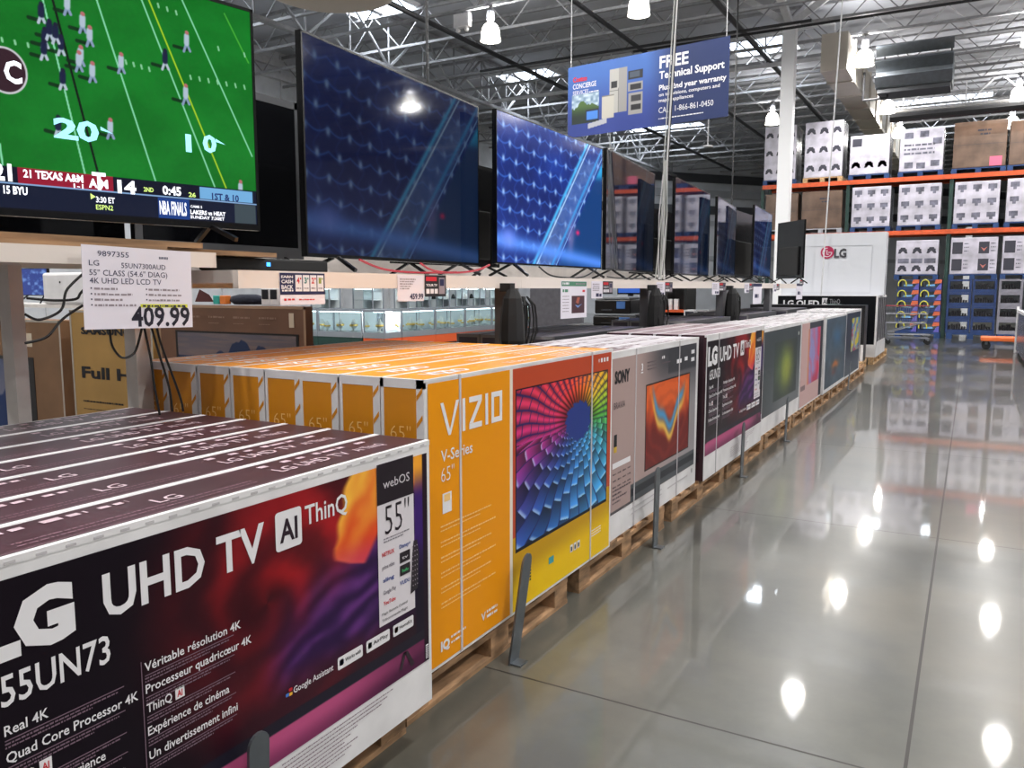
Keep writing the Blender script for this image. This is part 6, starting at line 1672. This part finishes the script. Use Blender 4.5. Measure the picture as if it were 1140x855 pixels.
for r_ in range(4):
    z0_ = zz + (ZT - zz) * r_ / 4; z1_ = zz + (ZT - zz) * (r_ + 1) / 4; rw = rws[:3][r_] if r_ < 3 else 'top row'
    tray('blue tray of black goods, %s, left stack' % rw, 'blue', 1053, 1080, z0_, z1_, 'blue trays under the rack'); tray('blue tray of black goods, %s, right stack' % rw, 'blue', 1081, 1108, z0_, z1_, 'blue trays under the rack')
    tray('grey tray of dark goods, %s at the right edge' % rw, 'grey', 1110, 1137, z0_, z1_, 'grey trays under the rack')

# ================================================================ CARTS
p = onz(1010, 383, 0)
t = thing('shopping_cart', 'grey wire shopping cart standing before the colourful trays', 'cart', (p.x, p.y, 0), R(8))
WIRE = mat('cart_wire', (128, 130, 138), .4, metal=.5)
def rect_frame(b, z, x0, x1, hw, r): b.path([(x0, -hw, z), (x1, -hw, z), (x1, hw, z), (x0, hw, z), (x0, -hw, z)], r, 5)
b = MB(); 
for z, x0, x1, hw in ((1.0, -.62, .45, .30), (.80, -.60, .42, .285), (.56, -.56, .40, .26)): rect_frame(b, z, x0, x1, hw, .012)
for k in range(12):
    f_ = k / 11; 
    for s in (-1, 1): b.tube((-.62 + f_ * 1.07, s * .30, 1.0), (-.56 + f_ * .96, s * .26, .56), .004, 4)
for k in range(5):
    hw = -.3 + .6 * k / 4
    for xa, xb in ((-.62, -.56), (.45, .40)): b.tube((xa, hw, 1.0), (xb, hw * .87, .56), .004, 4)
    b.tube((-.56, hw * .87, .56), (.40, hw * .87, .56), .004, 4)
b.build('basket', WIRE, t)
MB().tube((-.68, -.3, 1.06), (-.68, .3, 1.06), .02, 8).build('handle', mat('handle_red', (150, 50, 62), .4), t)
MB().tube((-.6, -.31, 1.01), (.45, -.31, 1.01), .014, 6).build('red_rim', mat('handle_red'), t)
b = MB(); 
for s in (-1, 1): b.path([(-.68, s * .28, 1.05), (-.55, s * .27, .5), (-.5, s * .25, .17), (.5, s * .22, .17)], .016, 6); b.tube((-.5, s * .25, .3), (.3, s * .24, .56), .014, 6)
b.build('frame', WIRE, t)
b = MB(); rect_frame(b, .26, -.48, .5, .23, .012)
for k in range(7): b.tube((-.48, -.2 + k * .066, .26), (.5, -.2 + k * .066, .26), .005, 4)
b.build('lower_tray', WIRE, t)
for x in (-.48, .46):
    for s in (-1, 1): MB().tube((x, s * .22 - .018, .065), (x, s * .22 + .018, .065), .065, 12).build('wheel', BLACKM, t)
for x in (-.48, .46):
    for s in (-1, 1): MB().box(x - .02, x + .02, s * .22 - .03, s * .22 + .03, .10, .18).build('caster_fork', WIRE, t)
a = onz(1090, 389, 0); b_ = onx
t = thing('flatbed_cart', 'orange flatbed cart at the right before the grey trays', 'cart', (a.x + .02, a.y, 0)); Lc = 1.55
MB().box(0, Lc, 0, .65, .20, .30).build('platform', mat('cart_orange', (232, 112, 54), .5), t, bevel=.02)
for x in (.12, Lc - .2):
    for y in (.08, .57): MB().tube((x, y - .02, .095), (x, y + .02, .095), .095, 14).build('wheel', BLACKM, t); MB().box(x - .03, x + .03, y - .03, y + .03, .12, .2).build('caster_fork', GREYM, t)
b = MB(); b.path([(Lc - .05, .05, .28), (Lc + .05, .05, 1.0), (Lc + .05, .6, 1.0), (Lc - .05, .6, .28)], .018, 8); b.build('push_handle', GREYM, t)
# long low freezer chest at the right edge
t = thing('freezer_chest', 'grey low chest with white corner trim at the right edge', 'chest', (.93, 13.0, 0))
MB().box(0, .9, 0, 8.7, .08, .92).build('chest_body', mat('chest_grey', (104, 106, 116), .25), t)
MB().box(.04, .86, .04, 8.66, 0, .08).build('plinth', BLACKM, t)
MB().box(-.02, .92, -.02, 8.72, .92, .98).build('top_trim', WHITE, t); MB().box(-.03, .02, 8.68, 8.73, 0, 1.05).build('corner_post', WHITE, t)
MB().box(.05, .85, .05, 8.65, .98, .985).build('lid', mat('lid_grey2', (150, 156, 164), .15), t)

# printed matter belongs to the surface it is printed on
for r in [o for o in SC.objects if o.parent is None]:
    kids = {c.name.split('.')[0]: c for c in r.children}
    def under_(child, host):
        if child in kids and host in kids: kids[child].parent = kids[host]
    under_('lettering', 'printed_front'); under_('spec_panel', 'printed_front')
    for k in ('top_lettering', 'side_lettering', 'side_arrow', 'side_label', 'edge_slots'): under_(k, 'carton_body')
    under_('broadcast_lettering', 'screen'); under_('lettering', 'banner_cloth'); under_('lettering', 'paper')
    under_('emblem_face', 'round_emblem'); under_('lettering', 'wall_body'); under_('carton_print', 'stacked_cartons'); under_('tray_print', 'tray_frame')
